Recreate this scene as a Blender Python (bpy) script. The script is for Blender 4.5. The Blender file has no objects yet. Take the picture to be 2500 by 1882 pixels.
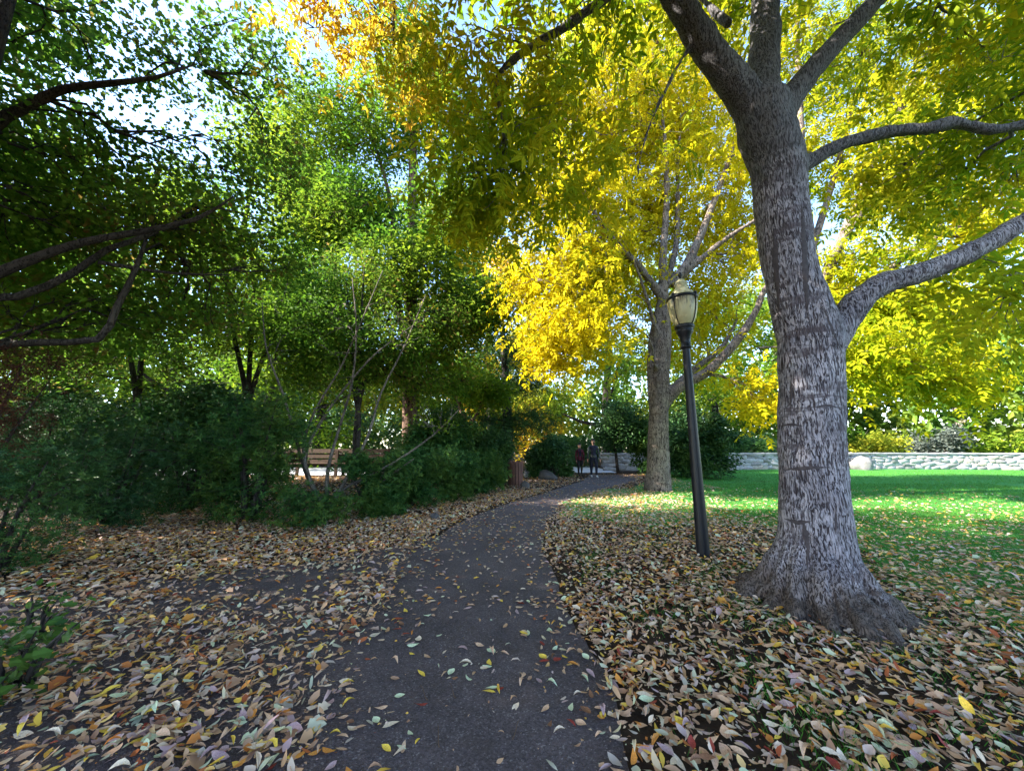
import bpy, math, random
import numpy as np
from mathutils import Vector, Matrix, kdtree, noise

# ------------------------------------------------------------------ camera, sky, sun, exposure
SC = bpy.context.scene
CAM_H, PITCH, FOC = 1.45, math.radians(9.74), 880.0          # focal length in pixels of the 2500 px frame
cam_data = bpy.data.cameras.new('camera')
cam = bpy.data.objects.new('camera', cam_data)
SC.collection.objects.link(cam)
cam.location = (0, 0, CAM_H)
cam.rotation_euler = (math.radians(90) + PITCH, 0, 0)
cam_data.sensor_width = 36.0
cam_data.lens = FOC / 2500.0 * 36.0
cam_data.clip_start = 0.05
cam_data.clip_end = 2000
SC.camera = cam

SUN_EL, SUN_AZ = math.radians(34), math.radians(-99)         # azimuth from +Y towards +X: the sun stands left of the view
sun_dir = Vector((math.sin(SUN_AZ) * math.cos(SUN_EL), math.cos(SUN_AZ) * math.cos(SUN_EL), math.sin(SUN_EL)))
world = bpy.data.worlds.new('World')
SC.world = world
world.use_nodes = True
wn = world.node_tree
sky = wn.nodes.new('ShaderNodeTexSky')
sky.sky_type = 'NISHITA'
sky.sun_disc = False
sky.sun_elevation = SUN_EL
sky.sun_rotation = SUN_AZ
sky.ozone_density = 2.5
sky.dust_density = 0.4
bg = wn.nodes['Background']
bg.inputs['Strength'].default_value = 0.15
wn.links.new(sky.outputs[0], bg.inputs['Color'])
sun_data = bpy.data.lights.new('sun', 'SUN')
sun_data.energy = 5.0
sun_data.angle = math.radians(0.53)
sun_data.color = (1.0, 0.93, 0.80)
sun = bpy.data.objects.new('sun', sun_data)
SC.collection.objects.link(sun)
sun.rotation_euler = sun_dir.to_track_quat('Z', 'Y').to_euler()

SC.view_settings.view_transform = 'Standard'
SC.view_settings.look = 'None'
SC.view_settings.gamma = 1.0
SC.view_settings.exposure = 2.5
SC.cycles.use_denoising = True
SC.cycles.max_bounces = 7
SC.cycles.diffuse_bounces = 4
SC.cycles.transmission_bounces = 5
SC.cycles.glossy_bounces = 2
SC.cycles.caustics_reflective = False
SC.cycles.caustics_refractive = False
SC.cycles.sample_clamp_indirect = 6

# ------------------------------------------------------------------ helpers
COL = SC.collection
RNG = np.random.default_rng(7)
random.seed(7)
CS, SN = math.cos(PITCH), math.sin(PITCH)


def px(x, y, d):
    """world point on the sight line of photo pixel (x, y) at forward distance d"""
    u, v = (x - 1250) / FOC, (941 - y) / FOC
    fy, fz = CS - SN * v, SN + CS * v
    k = d / fy
    return np.array((u * k, d, CAM_H + fz * k))


def gp(x, y, z=0.0):
    """ground point under photo pixel (x, y)"""
    u, v = (x - 1250) / FOC, (941 - y) / FOC
    fy, fz = CS - SN * v, SN + CS * v
    k = (z - CAM_H) / fz
    return np.array((u * k, fy * k, z))


def project(p):
    """pixel (2500 frame) and depth of world points (n,3)"""
    q = p - np.array((0, 0, CAM_H))
    zc = q[:, 1] * CS + q[:, 2] * SN
    yc = -q[:, 1] * SN + q[:, 2] * CS
    zc = np.where(np.abs(zc) < 1e-4, 1e-4, zc)
    return 1250 + FOC * q[:, 0] / zc, 941 - FOC * yc / zc, zc


def sstep(a, b, t):
    t = np.clip((np.asarray(t, float) - a) / (b - a), 0, 1)
    return t * t * (3 - 2 * t)


def H(x, y):
    """height of the ground: a low bank rises behind the hedge on the left"""
    x, y = np.asarray(x, float), np.asarray(y, float)
    return 0.45 * sstep(9.0, 12.0, y) * sstep(-1.2, -4.0, x) * (1 - sstep(30, 40, y))


def new_obj(name, data, parent=None, label=None, cat=None, group=None, kind=None):
    o = bpy.data.objects.new(name, data)
    COL.objects.link(o)
    if parent is not None:
        o.parent = parent
    if label: o['label'] = label
    if cat: o['category'] = cat
    if group: o['group'] = group
    if kind: o['kind'] = kind
    return o


def mesh_data(name, V, F, mat=None, smooth=False):
    """V (n,3); F a list of (m,k) index arrays"""
    me = bpy.data.meshes.new(name)
    V = np.asarray(V, np.float32)
    F = [np.asarray(f, np.int32) for f in F if len(f)]
    me.vertices.add(len(V))
    me.vertices.foreach_set('co', V.ravel())
    nl = sum(f.size for f in F)
    nf = sum(len(f) for f in F)
    me.loops.add(nl)
    me.loops.foreach_set('vertex_index', np.concatenate([f.ravel() for f in F]))
    me.polygons.add(nf)
    tot = np.concatenate([np.full(len(f), f.shape[1], np.int32) for f in F])
    start = np.concatenate(([0], np.cumsum(tot)[:-1])).astype(np.int32)
    me.polygons.foreach_set('loop_start', start)
    me.polygons.foreach_set('use_smooth', np.full(nf, smooth, bool))
    me.update(calc_edges=True)
    me.validate()
    if mat: me.materials.append(mat)
    return me


class Geo:
    def __init__(self):
        self.V, self.F, self.n = [], [], 0

    def add(self, V, F):
        V = np.asarray(V, float)
        self.V.append(V)
        for f in F:
            if len(f): self.F.append(np.asarray(f, np.int64) + self.n)
        self.n += len(V)
        return self

    def tube(self, P, R, sides=8, cap=True):
        P = np.asarray(P, float); R = np.asarray(R, float)
        n = len(P)
        T = np.gradient(P, axis=0)
        T /= np.linalg.norm(T, axis=1)[:, None] + 1e-9
        ref = np.array((0.0, 0, 1)) if abs(T[0][2]) < .9 else np.array((1.0, 0, 0))
        A = np.cross(T[0], ref); A /= np.linalg.norm(A)
        ang = np.arange(sides) / sides * 2 * math.pi
        rows = []
        for i in range(n):
            A = A - T[i] * np.dot(A, T[i]); A /= np.linalg.norm(A) + 1e-9
            B = np.cross(T[i], A)
            rows.append(P[i] + R[i] * (np.cos(ang)[:, None] * A + np.sin(ang)[:, None] * B))
        V = np.concatenate(rows)
        i = np.arange(n - 1)[:, None] * sides
        j = np.arange(sides)[None]; j2 = (j + 1) % sides
        F = np.stack([i + j, i + j2, i + sides + j2, i + sides + j], -1).reshape(-1, 4)
        fs = [F]
        if cap:
            V = np.concatenate([V, P[:1], P[-1:]])
            k = np.arange(sides); k2 = (k + 1) % sides
            fs.append(np.stack([k2, k, np.full(sides, n * sides)], -1))
            o = (n - 1) * sides
            fs.append(np.stack([o + k, o + k2, np.full(sides, n * sides + 1)], -1))
        return self.add(V, fs)

    def lathe(self, prof, c=(0, 0, 0), sides=32):
        prof = np.asarray(prof, float)
        ang = np.arange(sides) / sides * 2 * math.pi
        V = np.stack([prof[:, 0][:, None] * np.cos(ang), prof[:, 0][:, None] * np.sin(ang),
                      np.repeat(prof[:, 1][:, None], sides, 1)], -1).reshape(-1, 3) + np.asarray(c)
        n = len(prof)
        i = np.arange(n - 1)[:, None] * sides
        j = np.arange(sides)[None]; j2 = (j + 1) % sides
        return self.add(V, [np.stack([i + j, i + j2, i + sides + j2, i + sides + j], -1).reshape(-1, 4)])

    def box(self, c, s, bev=0.0):
        c = np.asarray(c, float); s = np.asarray(s, float) / 2
        if bev <= 0:
            V = np.array([(x, y, z) for x in (-1, 1) for y in (-1, 1) for z in (-1, 1)], float) * s + c
            F = np.array([(0, 1, 3, 2), (4, 6, 7, 5), (0, 4, 5, 1), (2, 3, 7, 6), (0, 2, 6, 4), (1, 5, 7, 3)])
            return self.add(V, [F])
        # box with its four long edges cut off (along z)
        b = bev
        ring = np.array([(-s[0] + b, -s[1]), (s[0] - b, -s[1]), (s[0], -s[1] + b), (s[0], s[1] - b),
                         (s[0] - b, s[1]), (-s[0] + b, s[1]), (-s[0], s[1] - b), (-s[0], -s[1] + b)])
        V = np.concatenate([np.c_[ring, np.full(8, -s[2])], np.c_[ring, np.full(8, s[2])]]) + c
        k = np.arange(8); k2 = (k + 1) % 8
        return self.add(V, [np.stack([k, k2, k2 + 8, k + 8], -1), k[None, ::-1], (k + 8)[None]])

    def build(self, name, mat, parent=None, smooth=False, off=(0, 0, 0), **kw):
        V = np.concatenate(self.V) - np.asarray(off)
        return new_obj(name, mesh_data(name, V, self.F, mat, smooth), parent, **kw)


def empty(name, loc, label, cat, group=None):
    o = new_obj(name, None, None, label, cat, group)
    o.location = loc
    o.empty_display_size = .2
    return o


def catmull(pts, rad, step=.15):
    pts = np.asarray(pts, float); rad = np.asarray(rad, float)
    n = len(pts)
    ext = np.concatenate([[2 * pts[0] - pts[1]], pts, [2 * pts[-1] - pts[-2]]])
    P, R = [], []
    for i in range(n - 1):
        a, b, c, d = ext[i:i + 4]
        m = max(2, int(np.linalg.norm(c - b) / step))
        t = np.linspace(0, 1, m, endpoint=False)[:, None]
        P.append(.5 * ((2 * b) + (-a + c) * t + (2 * a - 5 * b + 4 * c - d) * t ** 2 + (-a + 3 * b - 3 * c + d) * t ** 3))
        R.append(rad[i] + (rad[i + 1] - rad[i]) * t[:, 0])
    P.append(pts[-1:]); R.append(rad[-1:])
    return np.concatenate(P), np.concatenate(R)


def inst(T, faces, pos, R, s):
    """place a template n times"""
    n, k = len(pos), len(T)
    s = np.asarray(s, float)
    if s.ndim == 1: s = np.repeat(s[:, None], 3, 1)
    V = np.einsum('nij,nkj->nki', R, T[None] * s[:, None, :]) + pos[:, None]
    o = (np.arange(n) * k)[:, None, None]
    return V.reshape(-1, 3), [(np.asarray(f)[None] + o).reshape(-1, np.asarray(f).shape[1]) for f in faces]


def frames(d, nrm):
    d = d / (np.linalg.norm(d, axis=1)[:, None] + 1e-9)
    y = np.cross(nrm, d); y /= np.linalg.norm(y, axis=1)[:, None] + 1e-9
    z = np.cross(d, y)
    return np.stack([d, y, z], -1)


# ------------------------------------------------------------------ materials
def nodes_of(name):
    m = bpy.data.materials.new(name)
    m.use_nodes = True
    return m, m.node_tree.nodes, m.node_tree.links, m.node_tree.nodes['Principled BSDF']


def ramp(n, cols, interp='LINEAR'):
    r = n.new('ShaderNodeValToRGB')
    r.color_ramp.interpolation = interp
    e = r.color_ramp.elements
    while len(e) < len(cols): e.new(0.5)
    for i, c in enumerate(cols):
        p, c = (c[0], c[1]) if len(c) == 2 else (i / max(1, len(cols) - 1), c)
        e[i].position = p
        e[i].color = (*c, 1)
    return r


def tex(n, l, kind, scale, vec=None, **kw):
    t = n.new('ShaderNodeTex' + kind)
    t.inputs['Scale'].default_value = scale
    for k, v in kw.items():
        if k in t.inputs: t.inputs[k].default_value = v
        else: setattr(t, k, v)
    if vec is not None: l.new(vec, t.inputs['Vector'])
    return t


def mapping(n, l, scale=(1, 1, 1), src='Object'):
    tc = n.new('ShaderNodeTexCoord')
    mp = n.new('ShaderNodeMapping')
    mp.inputs['Scale'].default_value = scale
    l.new(tc.outputs[src], mp.inputs['Vector'])
    return mp.outputs[0]


def mixc(n, l, fac, a, b, mode='MIX'):
    m = n.new('ShaderNodeMix'); m.data_type = 'RGBA'; m.blend_type = mode
    for s, v in ((m.inputs[0], fac), (m.inputs[6], a), (m.inputs[7], b)):
        if hasattr(v, 'is_linked') or hasattr(v, 'links'): l.new(v, s)
        elif isinstance(v, (int, float)): s.default_value = v
        else: s.default_value = (*v, 1)
    return m.outputs[2]


def bump(n, l, h, strength, dist, bsdf):
    b = n.new('ShaderNodeBump')
    b.inputs['Strength'].default_value = strength
    b.inputs['Distance'].default_value = dist
    l.new(h, b.inputs['Height'])
    l.new(b.outputs[0], bsdf.inputs['Normal'])
    return b


def leaf_mat(name, cols, cols2=None, trans=.5, rough=.6, patch=.5, spec=.08):
    """leaf colour differs from leaf to leaf, and drifts from bough to bough between two palettes"""
    m, n, l, p = nodes_of(name)
    g = n.new('ShaderNodeNewGeometry')
    r = ramp(n, cols)
    l.new(g.outputs['Random Per Island'], r.inputs[0])
    c = r.outputs[0]
    if cols2:
        r2 = ramp(n, cols2)
        l.new(g.outputs['Random Per Island'], r2.inputs[0])
        t = tex(n, l, 'Noise', patch, g.outputs['Position'], Detail=2.0)
        k = ramp(n, [(.42, (0, 0, 0)), (.58, (1, 1, 1))])
        l.new(t.outputs[0], k.inputs[0])
        c = mixc(n, l, k.outputs[0], c, r2.outputs[0])
    l.new(c, p.inputs['Base Color'])
    p.inputs['Roughness'].default_value = rough
    p.inputs['Specular IOR Level'].default_value = spec
    tr = n.new('ShaderNodeBsdfTranslucent')
    l.new(c, tr.inputs['Color'])
    mx = n.new('ShaderNodeMixShader')
    mx.inputs[0].default_value = trans
    l.new(p.outputs[0], mx.inputs[1]); l.new(tr.outputs[0], mx.inputs[2])
    l.new(mx.outputs[0], n['Material Output'].inputs[0])
    return m


def bark_mat(name, light, dark, fine=(34, 34, 6), bands=True, strength=.8, amount=.5, old=None, lo=.40):
    m, n, l, p = nodes_of(name)
    co = mapping(n, l)
    w = tex(n, l, 'Noise', 3.0, co, Detail=3.0)
    dist = n.new('ShaderNodeMix'); dist.data_type = 'VECTOR'; dist.inputs[0].default_value = .07
    l.new(co, dist.inputs[4]); l.new(w.outputs['Color'], dist.inputs[5])
    mp = n.new('ShaderNodeMapping'); mp.inputs['Scale'].default_value = fine
    l.new(dist.outputs[1], mp.inputs[0])
    v = tex(n, l, 'Noise', 1.0, mp.outputs[0], Detail=2.5, Roughness=.55, Distortion=.9)
    crack = ramp(n, [(lo, (0, 0, 0)), (lo + .09, (1, 1, 1))])
    l.new(v.outputs[0], crack.inputs[0])
    fn = tex(n, l, 'Noise', 9.0, mp.outputs[0], Detail=5.0)
    fr = ramp(n, [(.30, (.55, .55, .55)), (.70, (1, 1, 1))])
    l.new(fn.outputs[0], fr.inputs[0])
    base = mixc(n, l, crack.outputs[0], dark, light)
    ms = n.new('ShaderNodeMapping'); ms.inputs['Scale'].default_value = (fine[0] * .32, fine[1] * .32, fine[2] * .11)
    l.new(dist.outputs[1], ms.inputs[0])
    sn = tex(n, l, 'Noise', 1.0, ms.outputs[0], Detail=4.0, Roughness=.6, Distortion=.4)
    sr = ramp(n, [(.470, (1, 1, 1)), (.495, (.25, .23, .24)), (.505, (.25, .23, .24)), (.530, (1, 1, 1))])
    l.new(sn.outputs[0], sr.inputs[0])
    base = mixc(n, l, .75, base, sr.outputs[0], 'MULTIPLY')
    wn2 = tex(n, l, 'Noise', 2.6, co, Detail=4.0, Roughness=.6)
    wr = ramp(n, [(.35, (.62, .60, .62)), (.65, (1.12, 1.1, 1.08))])
    l.new(wn2.outputs[0], wr.inputs[0])
    base = mixc(n, l, 1.0, base, wr.outputs[0], 'MULTIPLY')
    base = mixc(n, l, 1.0, base, fr.outputs[0], 'MULTIPLY')
    if bands:
        mb = n.new('ShaderNodeMapping'); mb.inputs['Scale'].default_value = (2.2, 2.2, 13)
        l.new(dist.outputs[1], mb.inputs[0])
        bn = tex(n, l, 'Noise', 1.0, mb.outputs[0], Detail=3.0, Roughness=.6)
        br = ramp(n, [(.52, (0, 0, 0)), (.60, (1, 1, 1))])
        l.new(bn.outputs[0], br.inputs[0])
        big = tex(n, l, 'Noise', 1.3, co, Detail=2.0)
        bgr = ramp(n, [(.45, (.25, .25, .25)), (.6, (1, 1, 1))])
        l.new(big.outputs[0], bgr.inputs[0])
        k = mixc(n, l, 1.0, br.outputs[0], bgr.outputs[0], 'MULTIPLY')
        k2 = mixc(n, l, 1.0, k, (amount * 1.5,) * 3, 'MULTIPLY')
        base = mixc(n, l, k2, base, tuple(x * 1.25 for x in dark))
    if old:
        # corky old bark on the roots, dark algae-grown bark on the limbs: (height, softness, colour, sign)
        sp = n.new('ShaderNodeSeparateXYZ'); l.new(co, sp.inputs[0])
        wob = tex(n, l, 'Noise', 4.0, co, Detail=4.0)
        for zz, soft, colr, sg in old:
            ad = n.new('ShaderNodeMath'); ad.operation = 'MULTIPLY_ADD'; ad.inputs[1].default_value = soft * 2.5
            l.new(wob.outputs[0], ad.inputs[0]); l.new(sp.outputs[2], ad.inputs[2])
            mr = n.new('ShaderNodeMapRange'); mr.inputs[1].default_value = zz + soft * 1.25 - soft * .5; mr.inputs[2].default_value = zz + soft * 1.25 + soft * .5
            mr.inputs[3].default_value = 0 if sg > 0 else .92; mr.inputs[4].default_value = .85 if sg > 0 else 0
            l.new(ad.outputs[0], mr.inputs[0])
            tone = mixc(n, l, crack.outputs[0], tuple(c * .35 for c in colr), colr)
            base = mixc(n, l, mr.outputs[0], base, tone)
    l.new(base, p.inputs['Base Color'])
    p.inputs['Roughness'].default_value = .85
    p.inputs['Specular IOR Level'].default_value = .2
    h = mixc(n, l, .35, crack.outputs[0], fn.outputs[0])
    bump(n, l, h, strength, .012, p)
    return m


def plain(name, col, rough=.6, metal=0.0, var=.25, scale=8.0, bmp=.15, dist=.004, spec=.4):
    m, n, l, p = nodes_of(name)
    co = mapping(n, l)
    t = tex(n, l, 'Noise', scale, co, Detail=6.0, Roughness=.65)
    r = ramp(n, [(.3, tuple(c * (1 - var) for c in col)), (.7, tuple(min(1, c * (1 + var)) for c in col))])
    l.new(t.outputs[0], r.inputs[0])
    l.new(r.outputs[0], p.inputs['Base Color'])
    p.inputs['Roughness'].default_value = rough
    p.inputs['Metallic'].default_value = metal
    p.inputs['Specular IOR Level'].default_value = spec
    if bmp: bump(n, l, t.outputs[0], bmp, dist, p)
    return m


M = {}
M['ash_bark'] = bark_mat('ash_bark', (.52, .48, .525), (.075, .058, .065), fine=(84, 84, 12), amount=.62, strength=1.0, lo=.43, old=[(.30, .25, (.115, .085, .07), -1), (4.5, .5, (.13, .125, .135), 1)])
M['ash_bark_far'] = bark_mat('ash_bark_far', (.30, .24, .20), (.07, .05, .04), fine=(30, 30, 9), strength=.6)
M['dark_bark'] = bark_mat('dark_bark', (.07, .06, .055), (.02, .016, .014), fine=(40, 40, 12), bands=False)
M['red_bark'] = bark_mat('red_bark', (.20, .12, .085), (.05, .03, .022), fine=(26, 26, 3), bands=False)
M['grey_twig'] = bark_mat('grey_twig', (.26, .23, .20), (.10, .085, .07), fine=(60, 60, 20), bands=False)
M['pale_bark'] = bark_mat('pale_bark', (.45, .40, .34), (.14, .11, .09), fine=(10, 10, 4), bands=False)

M['ash_leaf'] = leaf_mat('ash_leaf', [(.10, .21, .008), (.19, .29, .010), (.32, .37, .010), (.15, .25, .008)],
                         [(.28, .33, .010), (.44, .42, .012), (.58, .45, .014), (.33, .36, .010)], trans=.55, patch=.45)
M['gold_leaf'] = leaf_mat('gold_leaf', [(.54, .47, .010), (.66, .53, .012), (.42, .44, .010), (.70, .50, .012)],
                          [(.32, .36, .008), (.54, .46, .01), (.66, .48, .01), (.42, .40, .008)], trans=.55, patch=.35)
M['lemon_leaf'] = leaf_mat('lemon_leaf', [(.34, .36, .008), (.52, .44, .01), (.26, .33, .008), (.60, .45, .01)],
                           [(.17, .28, .008), (.30, .35, .008), (.44, .41, .01)], trans=.55, patch=.35)
M['orange_leaf'] = leaf_mat('orange_leaf', [(.56, .30, .02), (.66, .42, .03), (.50, .40, .03), (.64, .28, .02)],
                            [(.50, .46, .03), (.64, .48, .03), (.36, .40, .02)], trans=.55, patch=.6)
M['maple_leaf'] = leaf_mat('maple_leaf', [(.05, .13, .016), (.08, .19, .02), (.13, .24, .022), (.06, .15, .02)],
                           [(.10, .20, .02), (.17, .28, .025), (.08, .17, .02), (.24, .15, .04)], trans=.5, patch=.5)
M['green_leaf'] = leaf_mat('green_leaf', [(.04, .11, .012), (.07, .16, .014), (.12, .22, .016), (.05, .13, .014)],
                           [(.13, .24, .016), (.24, .33, .02), (.09, .18, .015)], trans=.5, patch=.3)
M['spring_leaf'] = leaf_mat('spring_leaf', [(.04, .115, .012), (.07, .165, .014), (.115, .215, .016), (.055, .14, .014)],
                           [(.15, .245, .016), (.25, .31, .02), (.10, .18, .015)], trans=.55, patch=.3)
M['lime_leaf'] = leaf_mat('lime_leaf', [(.12, .24, .02), (.20, .32, .03), (.28, .36, .03), (.15, .26, .03)],
                          [(.34, .38, .03), (.46, .42, .04), (.24, .32, .03)], trans=.5, patch=.2)
M['teal_leaf'] = leaf_mat('teal_leaf', [(.05, .14, .06), (.09, .19, .09), (.13, .24, .10)],
                          [(.06, .16, .04), (.10, .20, .05)], trans=.4, patch=.3)
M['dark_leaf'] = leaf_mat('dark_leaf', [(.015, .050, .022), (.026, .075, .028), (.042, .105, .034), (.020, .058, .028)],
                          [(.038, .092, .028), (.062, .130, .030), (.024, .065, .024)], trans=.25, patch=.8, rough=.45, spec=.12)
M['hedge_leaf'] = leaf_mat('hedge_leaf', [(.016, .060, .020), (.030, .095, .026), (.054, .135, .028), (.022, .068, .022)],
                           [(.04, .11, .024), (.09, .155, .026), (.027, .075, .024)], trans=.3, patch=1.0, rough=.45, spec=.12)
M['wood_leaf'] = leaf_mat('wood_leaf', [(.06, .14, .03), (.10, .20, .03), (.16, .24, .04)], [(.20, .26, .03), (.34, .34, .04), (.10, .19, .04)], trans=.4, patch=.12)
M['grey_leaf'] = leaf_mat('grey_leaf', [(.09, .115, .095), (.13, .15, .13), (.07, .09, .075)], trans=.3)
M['purple_leaf'] = leaf_mat('purple_leaf', [(.055, .020, .014), (.085, .034, .022), (.11, .05, .03), (.04, .016, .014)], trans=.3)

FALL = {
    'tan': (.60, .38, .25), 'pale': (.70, .56, .42), 'green': (.54, .60, .40), 'yellow': (.76, .52, .08),
    'orange': (.62, .26, .06), 'red': (.28, .05, .04), 'mauve': (.42, .28, .29), 'brown': (.22, .11, .065)}
for k, c in FALL.items():
    M['fall_' + k] = plain('fall_' + k, c, rough=.65, var=.3, scale=14, bmp=.1, spec=.12)
M['litter'] = leaf_mat('litter', [(.0, FALL['brown']), (.16, FALL['tan']), (.34, (.48, .28, .15)), (.46, FALL['pale']), (.58, FALL['mauve']),
                                  (.68, FALL['green']), (.76, FALL['tan']), (.84, FALL['yellow']), (.92, FALL['orange']), (1.0, FALL['red'])],
                       trans=.12, rough=.6)
M['grass'] = leaf_mat('grass', [(.035, .13, .02), (.06, .20, .03), (.08, .25, .035), (.10, .22, .035)], trans=.35)


def ground_mats():
    m, n, l, p = nodes_of('soil')
    co = mapping(n, l)
    t = tex(n, l, 'Noise', 2.2, co, Detail=8.0, Roughness=.7)
    r = ramp(n, [(.3, (.016, .011, .009)), (.5, (.036, .024, .017)), (.75, (.075, .046, .03))])
    l.new(t.outputs[0], r.inputs[0]); l.new(r.outputs[0], p.inputs['Base Color'])
    p.inputs['Roughness'].default_value = .95
    p.inputs['Specular IOR Level'].default_value = .1
    t2 = tex(n, l, 'Noise', 30, co, Detail=5.0)
    bump(n, l, t2.outputs[0], .8, .02, p)
    M['soil'] = m
    m, n, l, p = nodes_of('asphalt')
    co = mapping(n, l)
    v = tex(n, l, 'Voronoi', 130, co)
    r = ramp(n, [(.0, (.062, .050, .055)), (.55, (.098, .080, .087)), (.90, (.125, .105, .112)), (1.0, (.22, .20, .205))])
    sep = n.new('ShaderNodeSeparateColor'); l.new(v.outputs['Color'], sep.inputs[0])
    l.new(sep.outputs[0], r.inputs[0])
    t = tex(n, l, 'Noise', 1.4, co, Detail=6.0, Roughness=.65)
    r2 = ramp(n, [(.3, (.62, .60, .62)), (.72, (1.15, 1.1, 1.1))])
    l.new(t.outputs[0], r2.inputs[0])
    worn = mixc(n, l, 1.0, r.outputs[0], r2.outputs[0], 'MULTIPLY')
    wv = n.new('ShaderNodeMix'); wv.data_type = 'VECTOR'; wv.inputs[0].default_value = .25
    l.new(co, wv.inputs[4]); l.new(t.outputs['Color'], wv.inputs[5])
    ck = tex(n, l, 'Voronoi', 1.1, wv.outputs[1], feature='DISTANCE_TO_EDGE')
    ckr = ramp(n, [(.0, (.72, .72, .72)), (.006, (1, 1, 1))])
    l.new(ck.outputs['Distance'], ckr.inputs[0])
    dirt = tex(n, l, 'Noise', 3.3, co, Detail=7.0, Roughness=.75)
    dr = ramp(n, [(.56, (0, 0, 0)), (.72, (.55, .55, .55))])
    l.new(dirt.outputs[0], dr.inputs[0])
    worn = mixc(n, l, dr.outputs[0], worn, (.075, .055, .048))
    l.new(mixc(n, l, 1.0, worn, ckr.outputs[0], 'MULTIPLY'), p.inputs['Base Color'])
    p.inputs['Specular IOR Level'].default_value = .25
    p.inputs['Roughness'].default_value = .75
    bump(n, l, v.outputs['Distance'], .7, .006, p)
    M['asphalt'] = m
    m, n, l, p = nodes_of('lawn')
    co = mapping(n, l)
    t = tex(n, l, 'Noise', .6, co, Detail=5.0, Roughness=.6)
    f = tex(n, l, 'Noise', 60, co, Detail=4.0, Roughness=.7)
    a = ramp(n, [(.3, (.04, .18, .035)), (.7, (.085, .28, .055))])
    l.new(f.outputs[0], a.inputs[0])
    k = ramp(n, [(.56, (0, 0, 0)), (.72, (1, 1, 1))])
    l.new(t.outputs[0], k.inputs[0])
    l.new(mixc(n, l, k.outputs[0], a.outputs[0], (.07, .12, .03)), p.inputs['Base Color'])
    p.inputs['Roughness'].default_value = .9
    p.inputs['Specular IOR Level'].default_value = .1
    bump(n, l, f.outputs[0], 1.0, .03, p)
    M['lawn'] = m


ground_mats()
M['paving'] = plain('paving', (.46, .46, .50), rough=.8, var=.12, scale=3)
M['rock'] = plain('rock', (.065, .06, .06), rough=.9, var=.4, scale=6.0, bmp=.5, dist=.02)
M['stone'] = plain('stone', (.30, .29, .30), rough=.85, var=.35, scale=3.0, bmp=.5, dist=.02)
M['boulder_stone'] = plain('boulder_stone', (.15, .145, .15), rough=.9, var=.4, scale=5.0, bmp=.5, dist=.02)
M['stone_dark'] = plain('stone_dark', (.20, .19, .195), rough=.85, var=.35, scale=4.0, bmp=.5, dist=.02)
M['stone_warm'] = plain('stone_warm', (.32, .28, .24), rough=.85, var=.3, scale=4.0, bmp=.5, dist=.02)
M['mortar'] = plain('mortar', (.07, .065, .068), rough=.95, var=.3, scale=12)
M['black_paint'] = plain('black_paint', (.006, .0065, .010), rough=.42, var=.4, scale=18, bmp=.25, dist=.004, spec=.3)
M['wood'] = plain('wood', (.07, .04, .025), rough=.8, var=.35, scale=9)
M['bin_wood'] = plain('bin_wood', (.10, .045, .035), rough=.75, var=.3, scale=9)
M['scar'] = plain('scar', (.055, .043, .046), rough=.9, var=.35, scale=25, bmp=.6, dist=.006)
M['twig'] = plain('twig', (.10, .06, .04), rough=.85)


def globe_mat():
    m, n, l, p = nodes_of('old_globe')
    co = mapping(n, l, (1, 1, .12))
    t = tex(n, l, 'Noise', 26, co, Detail=5.0, Roughness=.7)
    tc = n.new('ShaderNodeTexCoord')
    sep = n.new('ShaderNodeSeparateXYZ'); l.new(tc.outputs['Object'], sep.inputs[0])
    # grime hangs down from the band in streaks
    mr = n.new('ShaderNodeMapRange')
    mr.inputs[1].default_value = 3.40; mr.inputs[2].default_value = 3.68
    mr.inputs[3].default_value = -.10; mr.inputs[4].default_value = .16
    l.new(sep.outputs[2], mr.inputs[0])
    ad = n.new('ShaderNodeMath'); ad.operation = 'ADD'
    l.new(t.outputs[0], ad.inputs[0]); l.new(mr.outputs[0], ad.inputs[1])
    r = ramp(n, [(.47, (.46, .40, .22)), (.58, (.26, .22, .12)), (.70, (.045, .04, .03))])
    l.new(ad.outputs[0], r.inputs[0])
    l.new(r.outputs[0], p.inputs['Base Color'])
    p.inputs['Roughness'].default_value = .4
    p.inputs['Subsurface Weight'].default_value = .15
    p.inputs['Subsurface Radius'].default_value = (.05, .05, .04)
    M['globe'] = m


globe_mat()
M['old_cap'] = plain('old_cap', (.44, .39, .23), rough=.6, var=.45, scale=22, bmp=.2)

# ------------------------------------------------------------------ leaf templates (x runs along the leaf)
T_SIMPLE = np.array([(0, 0, 0), (.45, .24, .07), (1, 0, -.05), (.45, -.24, .07)])
F_SIMPLE = [np.array([(0, 2, 1), (0, 3, 2)])]
T_LEAF = np.array([(0, 0, 0), (.30, .17, .05), (.68, .13, .03), (1, 0, -.07), (.68, -.13, .03), (.30, -.17, .05)])
F_LEAF = [np.array([(0, 3, 2, 1), (0, 5, 4, 3)])]


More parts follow.
